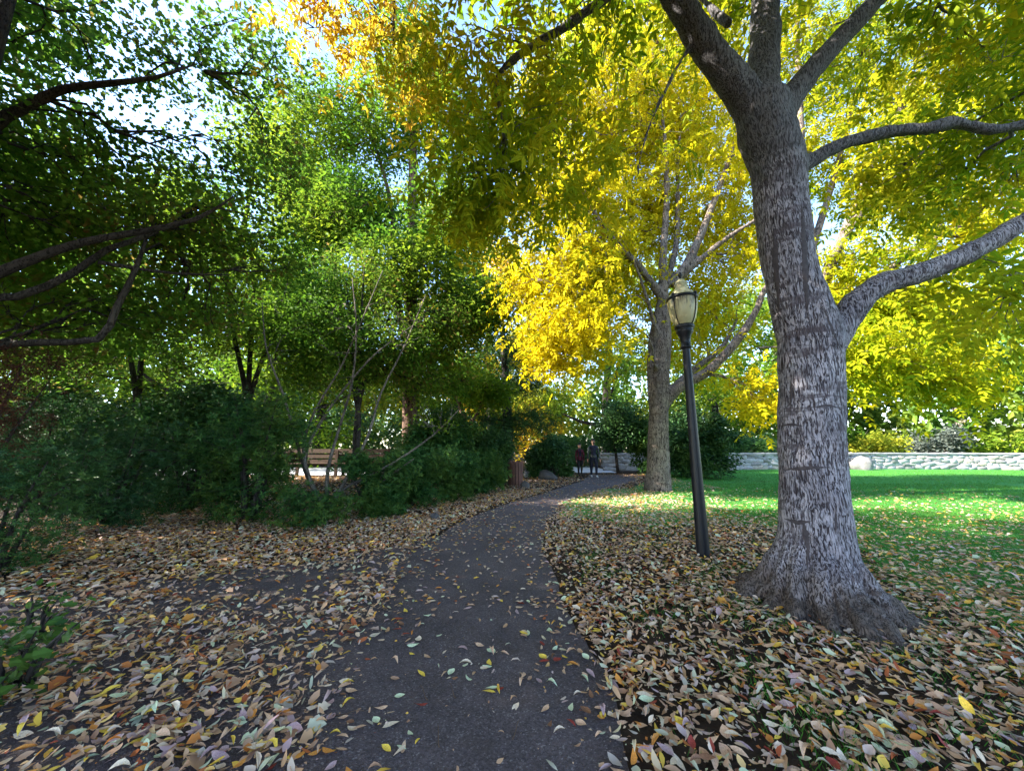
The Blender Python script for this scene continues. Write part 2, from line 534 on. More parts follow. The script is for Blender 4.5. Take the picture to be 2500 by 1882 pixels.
def curl_leaf(seed, w=.19, curl=.25, fold=.08, twist=.1):
    r = np.random.default_rng(seed)
    rows = [(0, .0), (.18, .6), (.42, 1.0), (.68, .8), (.86, .42), (1.0, .0)]
    V, F3, F4 = [], [], []
    cu = curl * r.uniform(.2, 1.3) * r.choice([-1, 1, 1]); fo = fold * r.uniform(-.5, 2.0); tw = twist * r.uniform(-2, 2); be = r.uniform(-.12, .12)
    for t, k in rows:
        zz = cu * 4 * (t - .5) ** 2 * .5 - cu * .5
        yy = be * math.sin(math.pi * t)
        if k == 0: V.append((t, yy, zz))
        else:
            V += [(t, yy + w * k, zz + fo * k + tw * k * (t - .5)), (t, yy, zz), (t, yy - w * k, zz + fo * k - tw * k * (t - .5))]
    F3 += [(0, 2, 1), (0, 3, 2)]
    for i in range(3):
        a = 1 + 3 * i
        F4 += [(a, a + 1, a + 4, a + 3), (a + 1, a + 2, a + 5, a + 4)]
    a = 10
    F3 += [(a, a + 1, 13), (a + 1, a + 2, 13)]
    V = np.array(V); V[:, 2] -= V[:, 2].min()
    return V, [np.array(F3), np.array(F4)]


def pinnate(k=7, seed=0, simple=False):
    """a compound ash leaf: leaflets in pairs along a drooping stalk, one at the tip"""
    r = np.random.default_rng(seed)
    T, F = (T_SIMPLE, F_SIMPLE) if simple else (T_LEAF, F_LEAF)
    V, Fs, n = [], [], 0
    pairs = (k - 1) // 2
    sag = lambda t: -.22 * t * t
    for i in range(pairs):
        t = .25 + .55 * i / max(1, pairs - 1)
        for s in (-1, 1):
            a = s * (math.radians(58) + r.uniform(-.2, .2))
            ln = .40 + .06 * r.uniform(-1, 1)
            d = np.array([(math.cos(a), math.sin(a), -.25 + r.uniform(-.2, .1))])
            R = frames(d, np.array([(r.uniform(-.3, .3), r.uniform(-.3, .3), 1.0)]))
            v, f = inst(T, F, np.array([(t, 0, sag(t))]), R, np.array([ln]))
            V.append(v); Fs += [q + n for q in f]; n += len(v)
    R = frames(np.array([(1, 0, -.45)]), np.array([(0, 0, 1.0)]))
    v, f = inst(T, F, np.array([(.82, 0, sag(.82))]), R, np.array([.45]))
    V.append(v); Fs += [q + n for q in f]; n += len(v)
    if not simple:
        V.append(np.array([(0, .008, 0), (0, -.008, 0), (.85, -.004, sag(.85)), (.85, .004, sag(.85)), (.45, -.007, sag(.45)), (.45, .007, sag(.45))]))
        Fs.append(np.array([(0, 1, 4, 5), (5, 4, 2, 3)]) + n); n += 6
    V = np.concatenate(V)
    by = {}
    for f in Fs: by.setdefault(f.shape[1], []).append(f)
    return V, [np.concatenate(x) for x in by.values()]


def whorl(k=6, seed=0, droop=.15, w=.8):
    r = np.random.default_rng(seed)
    V, Fs, n = [], [], 0
    T = T_SIMPLE * np.array((1, w, 1))
    for i in range(k):
        a = i / k * 2 * math.pi + r.uniform(-.3, .3)
        R = frames(np.array([(math.cos(a), math.sin(a), r.uniform(-droop, .5))]), np.array([(0, 0, 1.0)]))
        v, f = inst(T, F_SIMPLE, np.zeros((1, 3)), R, np.array([.5 * r.uniform(.8, 1.1)]))
        V.append(v); Fs += [q + n for q in f]; n += len(v)
    return np.concatenate(V), [np.concatenate(Fs)]


def lobed():
    """a five-lobed maple leaf, folded along its middle"""
    up = [(0, 0), (.06, .34), (.36, .26), (.50, .44), (1, 0)]
    V = [(x, y, abs(y) * .22 - .12 * x * x) for x, y in up] + [(x, -y, abs(y) * .22 - .12 * x * x) for x, y in up[1:4]]
    return np.array(V), [np.array([(4, 3, 2, 1, 0), (0, 5, 6, 7, 4)])]


def sawtooth():
    """a broad oval leaf with a pointed tip"""
    T = np.array([(0, 0, 0), (.22, .25, .06), (.55, .28, .06), (.85, .10, .0), (1, 0, -.1), (.85, -.10, .0), (.55, -.28, .06), (.22, -.25, .06), (.5, 0, -.01)])
    return T[:8], [np.array([(4, 3, 2, 1, 0), (0, 7, 6, 5, 4)])]


LEAFT = {'pinnate': [pinnate(7, s) for s in range(4)], 'pinnate_far': [pinnate(7, s, True) for s in range(4)],
         'simple': [(T_SIMPLE, F_SIMPLE)], 'whorl': [whorl(5, s) for s in range(4)], 'leaf': [(T_LEAF * np.array((1, 1.3, 1)), F_LEAF)], 'lobed': [lobed()], 'broad': [sawtooth()],
         'strand': [whorl(5, s, .9, .35) for s in range(3)]}

# ------------------------------------------------------------------ growing trees
def in_blobs(blobs, n, rng, gap=.0, shell=.35):
    """points in ellipsoids (centre, radii, weight), denser towards the skin, with gaps cut by a noise field"""
    w = np.array([b[2] if len(b) > 2 else b[1][0] * b[1][1] * b[1][2] for b in blobs], float); w /= w.sum()
    out = []
    for b, k in zip(blobs, np.maximum(1, (w * n).astype(int))):
        c, r = np.asarray(b[0], float), np.asarray(b[1], float)
        got = 0; tries = 0
        while got < k and tries < 40:
            tries += 1
            d = rng.normal(size=(k * 2, 3)); d /= np.linalg.norm(d, axis=1)[:, None]
            q = c + d * (rng.uniform(0, 1, (k * 2, 1)) ** shell) * r
            if gap:
                f = np.array([noise.noise(Vector(x * .7)) for x in q])
                q = q[f > gap - .35]
            q = q[:k - got]
            out.append(q); got += len(q)
    return np.concatenate(out)


def grow(limbs, targets, rng, step=.3, up=.25, wiggle=.06):
    P, D, par, fixed = [], [], [], []
    for pts, rad in limbs:
        t = np.gradient(pts, axis=0); t /= np.linalg.norm(t, axis=1)[:, None] + 1e-9
        for i in range(len(pts)):
            P.append(pts[i]); D.append(t[i]); fixed.append(rad[i])
            par.append(len(P) - 2 if i else -1)
    kd = kdtree.KDTree(len(P))
    for i, p in enumerate(P): kd.insert(p, i)
    kd.balance()
    order = np.argsort([kd.find(t)[2] for t in targets])
    chains = []
    nb = 14
    for ch in np.array_split(order, nb):
        kd = kdtree.KDTree(len(P))
        for i, p in enumerate(P): kd.insert(p, i)
        kd.balance()
        for ti in ch:
            t = targets[ti]
            best, bc = None, 1e9
            for co, i, dist in kd.find_n(t, 7):
                v = t - P[i]
                c = dist * (1.6 - float(np.dot(v / (dist + 1e-6), D[i])))
                if c < bc: bc, best = c, i
            a = P[best]; L = np.linalg.norm(t - a)
            m = max(2, int(L / step))
            mid = a + D[best] * L * .35 + (t - a) * .25 + np.array((0, 0, up * L * .3))
            idx = [best]
            for j in range(1, m + 1):
                s = j / m
                q = (1 - s) ** 2 * a + 2 * s * (1 - s) * mid + s * s * t
                if j < m: q = q + rng.normal(size=3) * wiggle * min(1, L)
                dd = q - P[idx[-1]]
                P.append(q); D.append(dd / (np.linalg.norm(dd) + 1e-9)); fixed.append(0); par.append(idx[-1])
                idx.append(len(P) - 1)
            chains.append((idx, ti))
    cnt = np.zeros(len(P))
    for idx, _ in chains: cnt[idx[-1]] += 1
    for i in range(len(P) - 1, -1, -1):
        if par[i] >= 0: cnt[par[i]] += cnt[i]
    return np.array(P), np.array(D), chains, cnt, np.array(fixed)


def make_leaves(P, D, chains, rng, per, spread, size, droop, kind, upn=1.0, along=.35):
    pos, dr = [], []
    for idx, _ in chains:
        k = max(1, rng.poisson(per))
        pts = P[idx]
        s = rng.uniform(along, 1.0, k) * (len(idx) - 1)
        i = np.minimum(s.astype(int), len(idx) - 2); f = (s - i)[:, None]
        pos.append(pts[i] * (1 - f) + pts[i + 1] * f + rng.normal(size=(k, 3)) * spread)
        dr.append(D[np.array(idx)[i + 1]])
    pos = np.concatenate(pos); dr = np.concatenate(dr)
    n = len(pos)
    d = rng.normal(size=(n, 3)) + dr * .9; d /= np.linalg.norm(d, axis=1)[:, None]
    d[:, 2] = d[:, 2] * .6 - droop
    nr = rng.normal(size=(n, 3)) * .55; nr[:, 2] += upn
    R = frames(d, nr)
    return pos, R, size * rng.uniform(.7, 1.25, n)


def leaf_objects(root, base, pos, R, s, kind, mat, rng, n, name='leaf'):
    """the leaves that show largest in the photo become objects of their own; returns the mask of the rest"""
    x, y, z = project(pos)
    ok = (x > 10) & (x < 2490) & (y > 5) & (y < 1875) & (z > .5)
    score = np.where(ok, s / np.maximum(z, .5), -1)
    pick = np.argsort(-score)[:n]
    pick = pick[score[pick] > 0]
    ms = [mesh_data(name, t, f, mat) for t, f in LEAFT[kind]]
    for q, i in enumerate(pick):
        o = new_obj(name, ms[q % len(ms)], root)
        m = Matrix(R[i].tolist()).to_4x4()
        m = Matrix.Translation(Vector(pos[i] - base)) @ m @ Matrix.Diagonal((s[i], s[i], s[i], 1))
        o.matrix_basis = m
    keep = np.ones(len(pos), bool); keep[pick] = False
    return keep


def foliage(pos, R, s, kind, rng):
    g = Geo()
    ts = LEAFT[kind]
    w = rng.integers(0, len(ts), len(pos))
    for i, (t, f) in enumerate(ts):
        k = w == i
        if k.any():
            V, F = inst(t, f, pos[k], R[k], s[k])
            g.add(V, F)
    return g


def plant(name, label, cat, base, limbs, blobs, nt, per, spread, size, leafm, bark, kind='simple', droop=.3, seed=1, group=None,
          gap=.0, shell=.35, trunk_voxel=0, nind=0, r0=.006, step=.3, up=.25, upn=1.0, crown='crown', stem='trunk', twigs='branches', extra=None, along=.35, top=(), ind_kind=None, disp=None):
    rng = np.random.default_rng(seed)
    base = np.asarray(base, float)
    root = empty(name, base, label, cat, group)
    lims = [catmull(p, r, step=.15 if trunk_voxel else .3) for p, r in limbs]
    T = in_blobs(blobs, nt, rng, gap, shell)
    z0 = H(T[:, 0], T[:, 1])
    T[:, 2] = np.maximum(T[:, 2], z0 + .06)
    P, D, chains, cnt, fixed = grow(lims, T, rng, step, up)
    # trunk and limbs
    g = Geo()
    for p, r in lims:
        g.tube(p, r, 20 if trunk_voxel else (9 if r[0] > .05 else 6))
    if extra: extra(g)
    if trunk_voxel:
        tr = remeshed(g, stem, bark, root, base, trunk_voxel, disp)
    else:
        g.build(stem, bark, root, True, base)
    # branches and twigs
    b = Geo()
    for idx, _ in chains:
        rr = r0 * np.sqrt(np.maximum(cnt[idx], 1))
        f0 = fixed[idx[0]]
        if f0 > 0: rr = np.minimum(rr, f0 * .8)
        if f0 > 0: rr[0] = rr[1]
        rr = np.minimum.accumulate(rr); rr[-1] *= .5
        b.tube(P[idx], rr, 6 if rr[0] > .04 else (4 if rr[0] > .012 else 3), cap=False)
    o = b.build(twigs, bark, root, True, base)
    o['kind'] = 'stuff'
    pos, R, s = make_leaves(P, D, chains, rng, per, spread, size, droop, kind, upn, along)
    pos[:, 2] = np.maximum(pos[:, 2], H(pos[:, 0], pos[:, 1]) + .03)
    ok = ~((np.abs(pos[:, 0]) < 1.0) & (np.abs(pos[:, 1]) < 1.6) & (np.abs(pos[:, 2] - CAM_H) < 1.2))     # nothing grows into the lens
    ok &= ~((np.hypot(pos[:, 0] - B1[0], pos[:, 1] - B1[1]) < .8) & (pos[:, 2] < 6))
    ok &= ~((pos[:, 0] > 1.2) & (pos[:, 0] < 3.0) & (pos[:, 1] > .8) & (pos[:, 1] < 3.6) & (pos[:, 2] > 2.4) & (pos[:, 2] < 5.2))
    pos, R, s = pos[ok], R[ok], s[ok]
    if nind:
        k = leaf_objects(root, base, pos, R, s, ind_kind or kind, leafm, rng, nind)
        pos, R, s = pos[k], R[k], s[k]
    fg = foliage(pos, R, s, kind, rng)
    for c, r, n, sz in top:                                     # leaf masses added to the crown, mostly out of view, to shade the ground
        d = rng.normal(size=(n, 3)); d /= np.linalg.norm(d, axis=1)[:, None]
        q = np.asarray(c) + d * rng.uniform(0, 1, (n, 1)) ** .4 * np.asarray(r)
        R2 = frames(rng.normal(size=(n, 3)) + (0, 0, -.5), rng.normal(size=(n, 3)) * .5 + (0, 0, 1))
        g2 = foliage(q, R2, sz * rng.uniform(.7, 1.3, n), 'simple', rng)
        fg.add(np.concatenate(g2.V), g2.F)
    f = fg.build(crown, leafm, root, False, base)
    f['kind'] = 'stuff'
    return root


def remeshed(g, name, mat, parent, base, voxel, disp=None):
    """tubes melted into one skin, so that limbs flow into the trunk"""
    V = np.concatenate(g.V) - base
    me = mesh_data('tmp', V, g.F)
    t = bpy.data.objects.new('tmp', me); COL.objects.link(t)
    m = t.modifiers.new('r', 'REMESH'); m.mode = 'VOXEL'; m.voxel_size = voxel
    m = t.modifiers.new('s', 'SMOOTH'); m.iterations = 7; m.factor = .5
    dg = bpy.context.evaluated_depsgraph_get()
    out = bpy.data.meshes.new_from_object(t.evaluated_get(dg))
    out.name = name
    bpy.data.objects.remove(t)
    n = len(out.vertices)
    co = np.empty(n * 3, np.float32); out.vertices.foreach_get('co', co); co = co.reshape(-1, 3)
    no = np.empty(n * 3, np.float32); out.vertices.foreach_get('normal', no); no = no.reshape(-1, 3)
    amp = min(voxel * .9, .014)
    d = np.array([noise.noise(Vector((p[0] * 5, p[1] * 5, p[2] * 3))) * 1.4 + noise.noise(Vector((p[0] * 22, p[1] * 22, p[2] * 6))) * .6 for p in co.tolist()])
    if disp is not None: d = d + disp(co) / amp
    co = co + no * (d * amp)[:, None]
    out.vertices.foreach_set('co', co.astype(np.float32).ravel())
    out.polygons.foreach_set('use_smooth', np.ones(len(out.polygons), bool))
    out.materials.clear(); out.materials.append(mat)
    out.update()
    return new_obj(name, out, parent)


def limb(points, rad):
    return np.array(points), np.array(rad)


# ------------------------------------------------------------------ the setting: ground, path, lawn, paving
def grid_sheet(name, x0, x1, y0, y1, nx, ny, mat, zoff=0.0, mask=None, **kw):
    xs, ys = np.linspace(x0, x1, nx), np.linspace(y0, y1, ny)
    X, Y = np.meshgrid(xs, ys)
    V = np.stack([X, Y, H(X, Y) + zoff], -1).reshape(-1, 3)
    i = np.arange(ny - 1)[:, None] * nx + np.arange(nx - 1)[None]
    F = np.stack([i, i + 1, i + nx + 1, i + nx], -1).reshape(-1, 4)
    if mask is not None:
        c = V[F].mean(1); F = F[mask(c[:, 0], c[:, 1])]
    g = Geo().add(V, [F])
    return g.build(name, mat, None, True, **kw)


g = Geo()
xs = np.concatenate([[-400, -150, -60], np.linspace(-30, 40, 106), [80, 180, 400]])
ys = np.concatenate([[-200, -60, -20], np.linspace(-8, 45, 90), [70, 150, 500]])
X, Y = np.meshgrid(xs, ys)
V = np.stack([X, Y, H(X, Y)], -1).reshape(-1, 3)
i = np.arange(len(ys) - 1)[:, None] * len(xs) + np.arange(len(xs) - 1)[None]
g.add(V, [np.stack([i, i + 1, i + len(xs) + 1, i + len(xs)], -1).reshape(-1, 4)])
g.build('ground', M['soil'], None, True, kind='structure', label='bare brown soil under the trees and shrubs')

RE = np.array([gp(*p)[:2] for p in [(1640, 2300), (1545, 1882), (1468, 1644), (1405, 1522), (1362, 1431), (1330, 1356), (1325, 1310), (1334, 1277),
                                    (1373, 1226), (1458, 1198), (1525, 1181), (1556, 1172)]])
LE = np.array([gp(*p)[:2] for p in [(700, 2300), (760, 1882), (830, 1644), (930, 1522), (985, 1431), (1030, 1356), (1080, 1300), (1141, 1266),
                                    (1232, 1232), (1311, 1209), (1400, 1181), (1428, 1172)]])
LEFT_FAR = np.array([gp(*p)[:2] for p in [(-1500, 1500), (0, 1452), (420, 1405), (760, 1372), (960, 1335)]])   # far kerbless edge of the side branch


def xr(y): return np.interp(y, RE[:, 1], RE[:, 0])
def xl(y): return np.interp(y, LE[:, 1], LE[:, 0])


def path_sheet():
    """asphalt: the main path winding away, and its branch to the left"""
    ys = np.linspace(-3, RE[-1, 1] + 3.5, 150)
    V, F = [], []
    r = np.random.default_rng(3)
    for k, y in enumerate(ys):
        a, b = float(xl(y)), float(xr(y))
        if y > RE[-1, 1]:
            t = (y - RE[-1, 1]); a += .55 * t - .06 * t * t - .3; b += .35 * t
        if y < LEFT_FAR[-1, 1] + .6:
            q = float(np.interp(y, LEFT_FAR[:, 1][np.argsort(LEFT_FAR[:, 1])], LEFT_FAR[:, 0][np.argsort(LEFT_FAR[:, 1])]))
            a = min(a, -9 if y < LEFT_FAR[0, 1] else q)
        a += r.uniform(-.03, .03); b += .03 * math.sin(y * 3.1) + r.uniform(-.015, .015)
        for t in np.linspace(0, 1, 14): V.append((a + (b - a) * t, y, .005))
    n = 14
    i = np.arange(len(ys) - 1)[:, None] * n + np.arange(n - 1)[None]
    Geo().add(np.array(V), [np.stack([i, i + 1, i + n + 1, i + n], -1).reshape(-1, 4)]).build(
        'path', M['asphalt'], None, True, kind='structure', label='dark asphalt footpath winding away between the leaves')


path_sheet()


def lawn_mask(x, y): return ((y > 7.6 + .5 * np.sin(x * 1.7)) | (x > 4.6 + .5 * np.sin(y * 1.3))) & (x > xr(np.minimum(y, RE[-1, 1])) + .10 + .12 * np.sin(y * 2.3)) & (x > np.where(y > 13.2, 4.2 + .55 * (y - 13.2), -99))


grid_sheet('lawn', -.5, 45, -3, 26.5, 150, 110, M['lawn'], .004, lawn_mask, kind='structure', label='green lawn running up to the stone wall')
grid_sheet('plaza', -1.5, 6.2, 21.5, 48, 20, 40, M['paving'], .006, lambda x, y: (x > 1.2 + .0 * y) & (x < 6.2), kind='structure', label='pale grey paving where the path opens out')
grid_sheet('side_path', -30, -4.6, 13.4, 18.5, 50, 12, M['paving'], .006, None, kind='structure', label='pale side path behind the bench')

# ------------------------------------------------------------------ big ash tree beside the lamp
B1 = gp(2000, 1478)
B1[2] = 0
D1 = B1[1]


def ash_trunk_points():
    ys = [1478, 1400, 1300, 1130, 904, 791, 678, 508, 395, 316, 250]
    xs = [2000, 2000, 1990, 1981, 1978, 1968, 1932, 1906, 1897, 1868, 1862]
    rs = [.34, .32, .292, .275, .275, .285, .245, .25, .27, .29, .26]
    return [px(x, y, D1) for x, y in zip(xs, ys)], rs


tp, trd = ash_trunk_points()
tp = [np.array((B1[0], B1[1], -.06)), np.array((B1[0], B1[1], .06)), np.array((B1[0], B1[1], .16)), np.array((B1[0], B1[1], .32))] + tp[2:]
trd = [.52, .46, .395, .335] + trd[2:]
d0 = D1
ash_limbs = [
    limb(tp, trd),
    limb([px(1862, 300, d0), px(1800, 215, d0 - .05), px(1735, 130, d0 - .12), px(1655, 5, d0 - .2), px(1600, -90, d0 - .35), px(1520, -260, d0 - .7)], [.20, .185, .165, .145, .125, .09]),
    limb([px(1862, 320, d0), px(1862, 200, d0 + .1), px(1868, 60, d0 + .2), px(1868, -60, d0 + .25), px(1880, -260, d0 + .3), px(1890, -500, d0 + .4)], [.2, .18, .165, .155, .13, .09]),
    limb([px(1880, 330, d0), px(1935, 235, d0), px(2010, 140, d0 - .1), px(2105, 40, d0 - .2), px(2210, -80, d0 - .3), px(2360, -280, d0 - .5)], [.17, .14, .118, .105, .09, .06]),
    limb([px(1920, 425, d0), px(1985, 390, d0 - .05), px(2060, 350, d0 - .1), px(2160, 325, d0 - .15), px(2270, 312, d0 - .2), px(2330, 300, d0 - .22), px(2420, 318, d0 - .25), px(2520, 300, d0 - .3), px(2700, 250, d0 - .5)],
         [.09, .085, .072, .066, .062, .064, .055, .05, .035]),
    limb([px(1985, 900, d0), px(2045, 815, d0 - .03), px(2085, 745, d0 - .05), px(2140, 700, d0 - .08), px(2240, 668, d0 - .12), px(2360, 620, d0 - .15), px(2480, 555, d0 - .2), px(2600, 470, d0 - .3), px(2800, 330, d0 - .4)],
         [.14, .135, .125, .117, .108, .10, .095, .085, .06]),
    # thin hanging boughs off the left limb
    limb([px(1700, 100, d0 - .1), px(1668, 140, d0 - .15), px(1620, 230, d0 - .2), px(1585, 310, d0 - .2), px(1560, 400, d0 - .2), px(1552, 480, d0 - .2)], [.032, .03, .024, .02, .014, .008]),
    limb([px(1600, -90, d0 - .35), px(1500, -20, d0 - .1), px(1400, 52, d0), px(1300, 115, d0 + .1), px(1215, 185, d0 + .2), px(1222, 270, d0 + .3), px(1240, 370, d0 + .35), px(1300, 490, d0 + .4)], [.055, .055, .055, .05, .042, .03, .02, .008]),
    limb([px(1300, 115, d0 + .1), px(1230, 95, d0 + .1), px(1160, 100, d0 + .1)], [.02, .014, .006]),
    limb([px(1780, 60, d0 + .15), px(1740, 25, d0 + .3), px(1690, -30, d0 + .5)], [.05, .045, .035]),
]


def roots(g):
    r = np.random.default_rng(5)
    for k in range(17):
        a = k / 17 * 2 * math.pi + r.uniform(-.15, .15)
        L = r.uniform(.46, .57) * (1.06 if math.cos(a) > .35 else 1.0)
        d = np.array((math.cos(a), math.sin(a), 0))
        c = np.array((B1[0], B1[1], 0))
        P = [c + d * .20 + (0, 0, .62), c + d * .29 + (0, 0, .36), c + d * (.29 + .35 * (L - .29)) + (0, 0, .17), c + d * L + (0, 0, .05), c + d * (L + .22) + (0, 0, -.05)]
        p, q = catmull(P, [.05, .085, .10, .085, .05], .06)
        g.tube(p, q, 10)


def flutes(co):
    """ridges running down the foot of the trunk into the roots"""
    a = np.arctan2(co[:, 1], co[:, 0])
    w = np.array([noise.noise(Vector((p[0] * 3, p[1] * 3, p[2] * 1.5))) for p in co.tolist()])
    w2 = np.array([noise.noise(Vector((p[0] * 9, p[1] * 9, p[2] * 3 + 7))) for p in co.tolist()])
    k = 1 - sstep(.05, .75, co[:, 2])
    return k * (.055 * (np.abs(np.sin(7 * a + 2.2 * w)) - .6) + .032 * (np.abs(np.sin(19 * a + 4 * w2)) - .5) + .02 * w2)


def C(x, y, d, rx, ry=None, rz=None, w=None):
    ry = ry or rx; rz = rz or rx
    return (px(x, y, d), (rx, ry, rz)) if w is None else (px(x, y, d), (rx, ry, rz), w)


ash_blobs = [C(1230, 230, 4.0, 1.1, 1.0, 1.0, .5), C(1270, 430, 4.1, 1.1, 1.0, .75, .45), C(1080, 130, 4.3, .7, .7, .6, .2), C(1400, 60, 4.2, .8, .7, .5, .22), C(1180, 480, 4.2, .6, .6, .45, .45), C(1330, 300, 4.4, .8, .8, .8, .22),
             C(1560, 330, 3.3, .25, .3, .5, .12), C(1780, 20, 5.0, 1.0, .9, .5, .3), C(2320, 120, 4.8, 1.3, 1.1, .8, .55),
             C(2330, 450, 4.9, 1.2, 1.1, .7, .65), C(2460, 230, 4.0, .8, .8, .6, .35), C(2120, 520, 5.5, .9, 1.0, .6, .3), C(2450, 800, 4.2, .4, .6, .5, .2), C(2490, 700, 3.4, .25, .4, .5, .12),
             ((B1[0], B1[1] + .5, 8.4), (4.2, 4.2, 1.5), 1.0)]
plant('ash_tree', 'large pale-barked ash with flared roots and thick limbs beside the lamp post', 'tree', (B1[0], B1[1], 0), ash_limbs, ash_blobs, 560, 5.5, .30, .30,
      M['ash_leaf'], M['ash_bark'], 'pinnate', droop=.75, seed=11, trunk_voxel=.023, nind=300, r0=.0034, extra=roots, gap=.05, disp=flutes,
      top=[((B1[0] - .6, B1[1] - .8, 9.6), (4.6, 3.8, 1.4), 7000, .22), ((B1[0] - 1, B1[1] - 3.4, 7.6), (4.2, 2.6, 1.5), 6000, .22), ((B1[0] + 4.5, B1[1] - 1.5, 7.8), (2.6, 3.0, 1.4), 3000, .22)])  # unseen foliage overhead, added to keep sun off the foreground


def scars():
    """dark weathered scars and seams on the trunk, laid over its skin"""
    from mathutils.bvhtree import BVHTree
    root = bpy.data.objects['ash_tree']
    tr = [c for c in root.children if c.name.startswith('trunk')][0]
    bvh = BVHTree.FromPolygons([v.co for v in tr.data.vertices], [tuple(p.vertices) for p in tr.data.polygons])
    off = Vector(root.location)
    org = Vector((0, 0, CAM_H)) - off
    rng = np.random.default_rng(9)
    for pts, w in [([(1956, 500), (1960, 540), (1963, 600), (1966, 660), (1969, 720), (1972, 760)], [1, 5, 8, 9, 6, 1]), ([(1890, 560), (1893, 620), (1897, 680), (1903, 760)], [1, 9, 9, 1]), ([(1932, 915), (1931, 960), (1930, 1015)], [.5, 4, .5]),
                   ([(1960, 1268), (1966, 1300), (1972, 1340), (1970, 1385)], [1, 8, 6, .5]), ([(2040, 1245), (2041, 1275), (2040, 1305)], [.5, 4, .5]), ([(1915, 1266), (1950, 1275), (1982, 1272)], [.5, 7, .5]),
                   ([(1915, 1147), (1965, 1142), (2030, 1141)], [.5, 7, .5]), ([(1900, 1040), (1930, 1036), (1960, 1040)], [.5, 4, .5]), ([(1985, 995), (2020, 990), (2050, 996)], [.5, 4, .5]), ([(2010, 745), (2030, 800), (2055, 860)], [.5, 4, .5])]:
        P, W = catmull(np.c_[np.array(pts, float), np.zeros(len(pts))], np.array(w, float), 6)
        T = np.gradient(P, axis=0); T /= np.linalg.norm(T, axis=1)[:, None] + 1e-9
        rows = []
        for p, t, ww in zip(P, T, W):
            row = []
            for k in np.linspace(-1, 1, 7):
                q = p + np.array((-t[1], t[0], 0)) * ww * k * rng.uniform(.6, 1.4)
                d = Vector(px(q[0], q[1], 3.0)) - Vector((0, 0, CAM_H))
                h = bvh.ray_cast(org, d.normalized())
                if h[0] is None: row = None; break
                row.append(tuple(h[0] + h[1] * (.0035 * (1 - abs(k) ** 3) - .001)))
            if row: rows.append(row)
        if len(rows) < 3: continue
        n = 7; V = np.array(rows).reshape(-1, 3)
        i = np.arange(len(rows) - 1)[:, None] * n + np.arange(n - 1)[None]
        Geo().add(V, [np.stack([i, i + 1, i + n + 1, i + n], -1).reshape(-1, 4)]).build('bark_scar', M['scar'], root, True)


scars()

# ------------------------------------------------------------------ second, golden ash beyond the lamp
B2 = gp(1605, 1197); B2[2] = 0
d2 = B2[1]
gold_limbs = [
    limb([(B2[0], d2, -.05), px(1607, 1150, d2), px(1607, 1080, d2), px(1608, 1010, d2), px(1612, 930, d2), px(1620, 850, d2), px(1622, 760, d2), px(1618, 640, d2), px(1628, 480, d2), px(1622, 330, d2), px(1600, 180, d2), px(1580, 40, d2)],
         [.48, .39, .355, .33, .31, .27, .21, .155, .125, .09, .06, .03]),
    limb([px(1602, 1010, d2), px(1592, 940, d2 + .1), px(1592, 860, d2 + .1), px(1604, 770, d2 + .1), px(1650, 600, d2 + .3), px(1655, 420, d2 + .4), px(1665, 260, d2 + .4)], [.22, .18, .17, .15, .12, .085, .045]),
    limb([px(1612, 1000, d2), px(1660, 945, d2 - .2), px(1730, 905, d2 - .4), px(1800, 830, d2 - .6), px(1845, 760, d2 - .7), px(1880, 690, d2 - .9), px(1990, 600, d2 - 1.2)], [.20, .19, .175, .155, .125, .10, .06]),
    limb([px(1630, 960, d2), px(1690, 905, d2 + .2), px(1760, 850, d2 + .3), px(1800, 780, d2 + .5)], [.15, .13, .11, .06]),
    limb([px(1640, 700, d2), px(1690, 620, d2 - .2), px(1740, 500, d2 - .4), px(1790, 360, d2 - .6), px(1830, 220, d2 - .8)], [.19, .17, .13, .09, .05]),
    limb([px(1660, 680, d2), px(1750, 600, d2 - .5), px(1840, 540, d2 - 1), px(1960, 470, d2 - 1.6)], [.13, .11, .08, .04]),
    limb([px(1610, 720, d2), px(1560, 650, d2 - .3), px(1510, 600, d2 - .6), px(1440, 500, d2 - 1), px(1400, 380, d2 - 1.2)], [.16, .14, .12, .08, .04]),
    limb([px(1605, 830, d2), px(1580, 730, d2 - .5), px(1540, 620, d2 - .8), px(1500, 560, d2 - 1.2)], [.10, .08, .06, .03]),
    limb([px(1600, 900, d2 - .2), px(1580, 820, d2 - .8), px(1500, 790, d2 - 1.4), px(1430, 850, d2 - 1.8)], [.07, .06, .05, .02]),
    limb([px(1845, 850, d2 - .6), px(1950, 845, d2 - 1.2), px(2100, 850, d2 - 2), px(2250, 880, d2 - 2.6)], [.07, .06, .05, .02]),
]
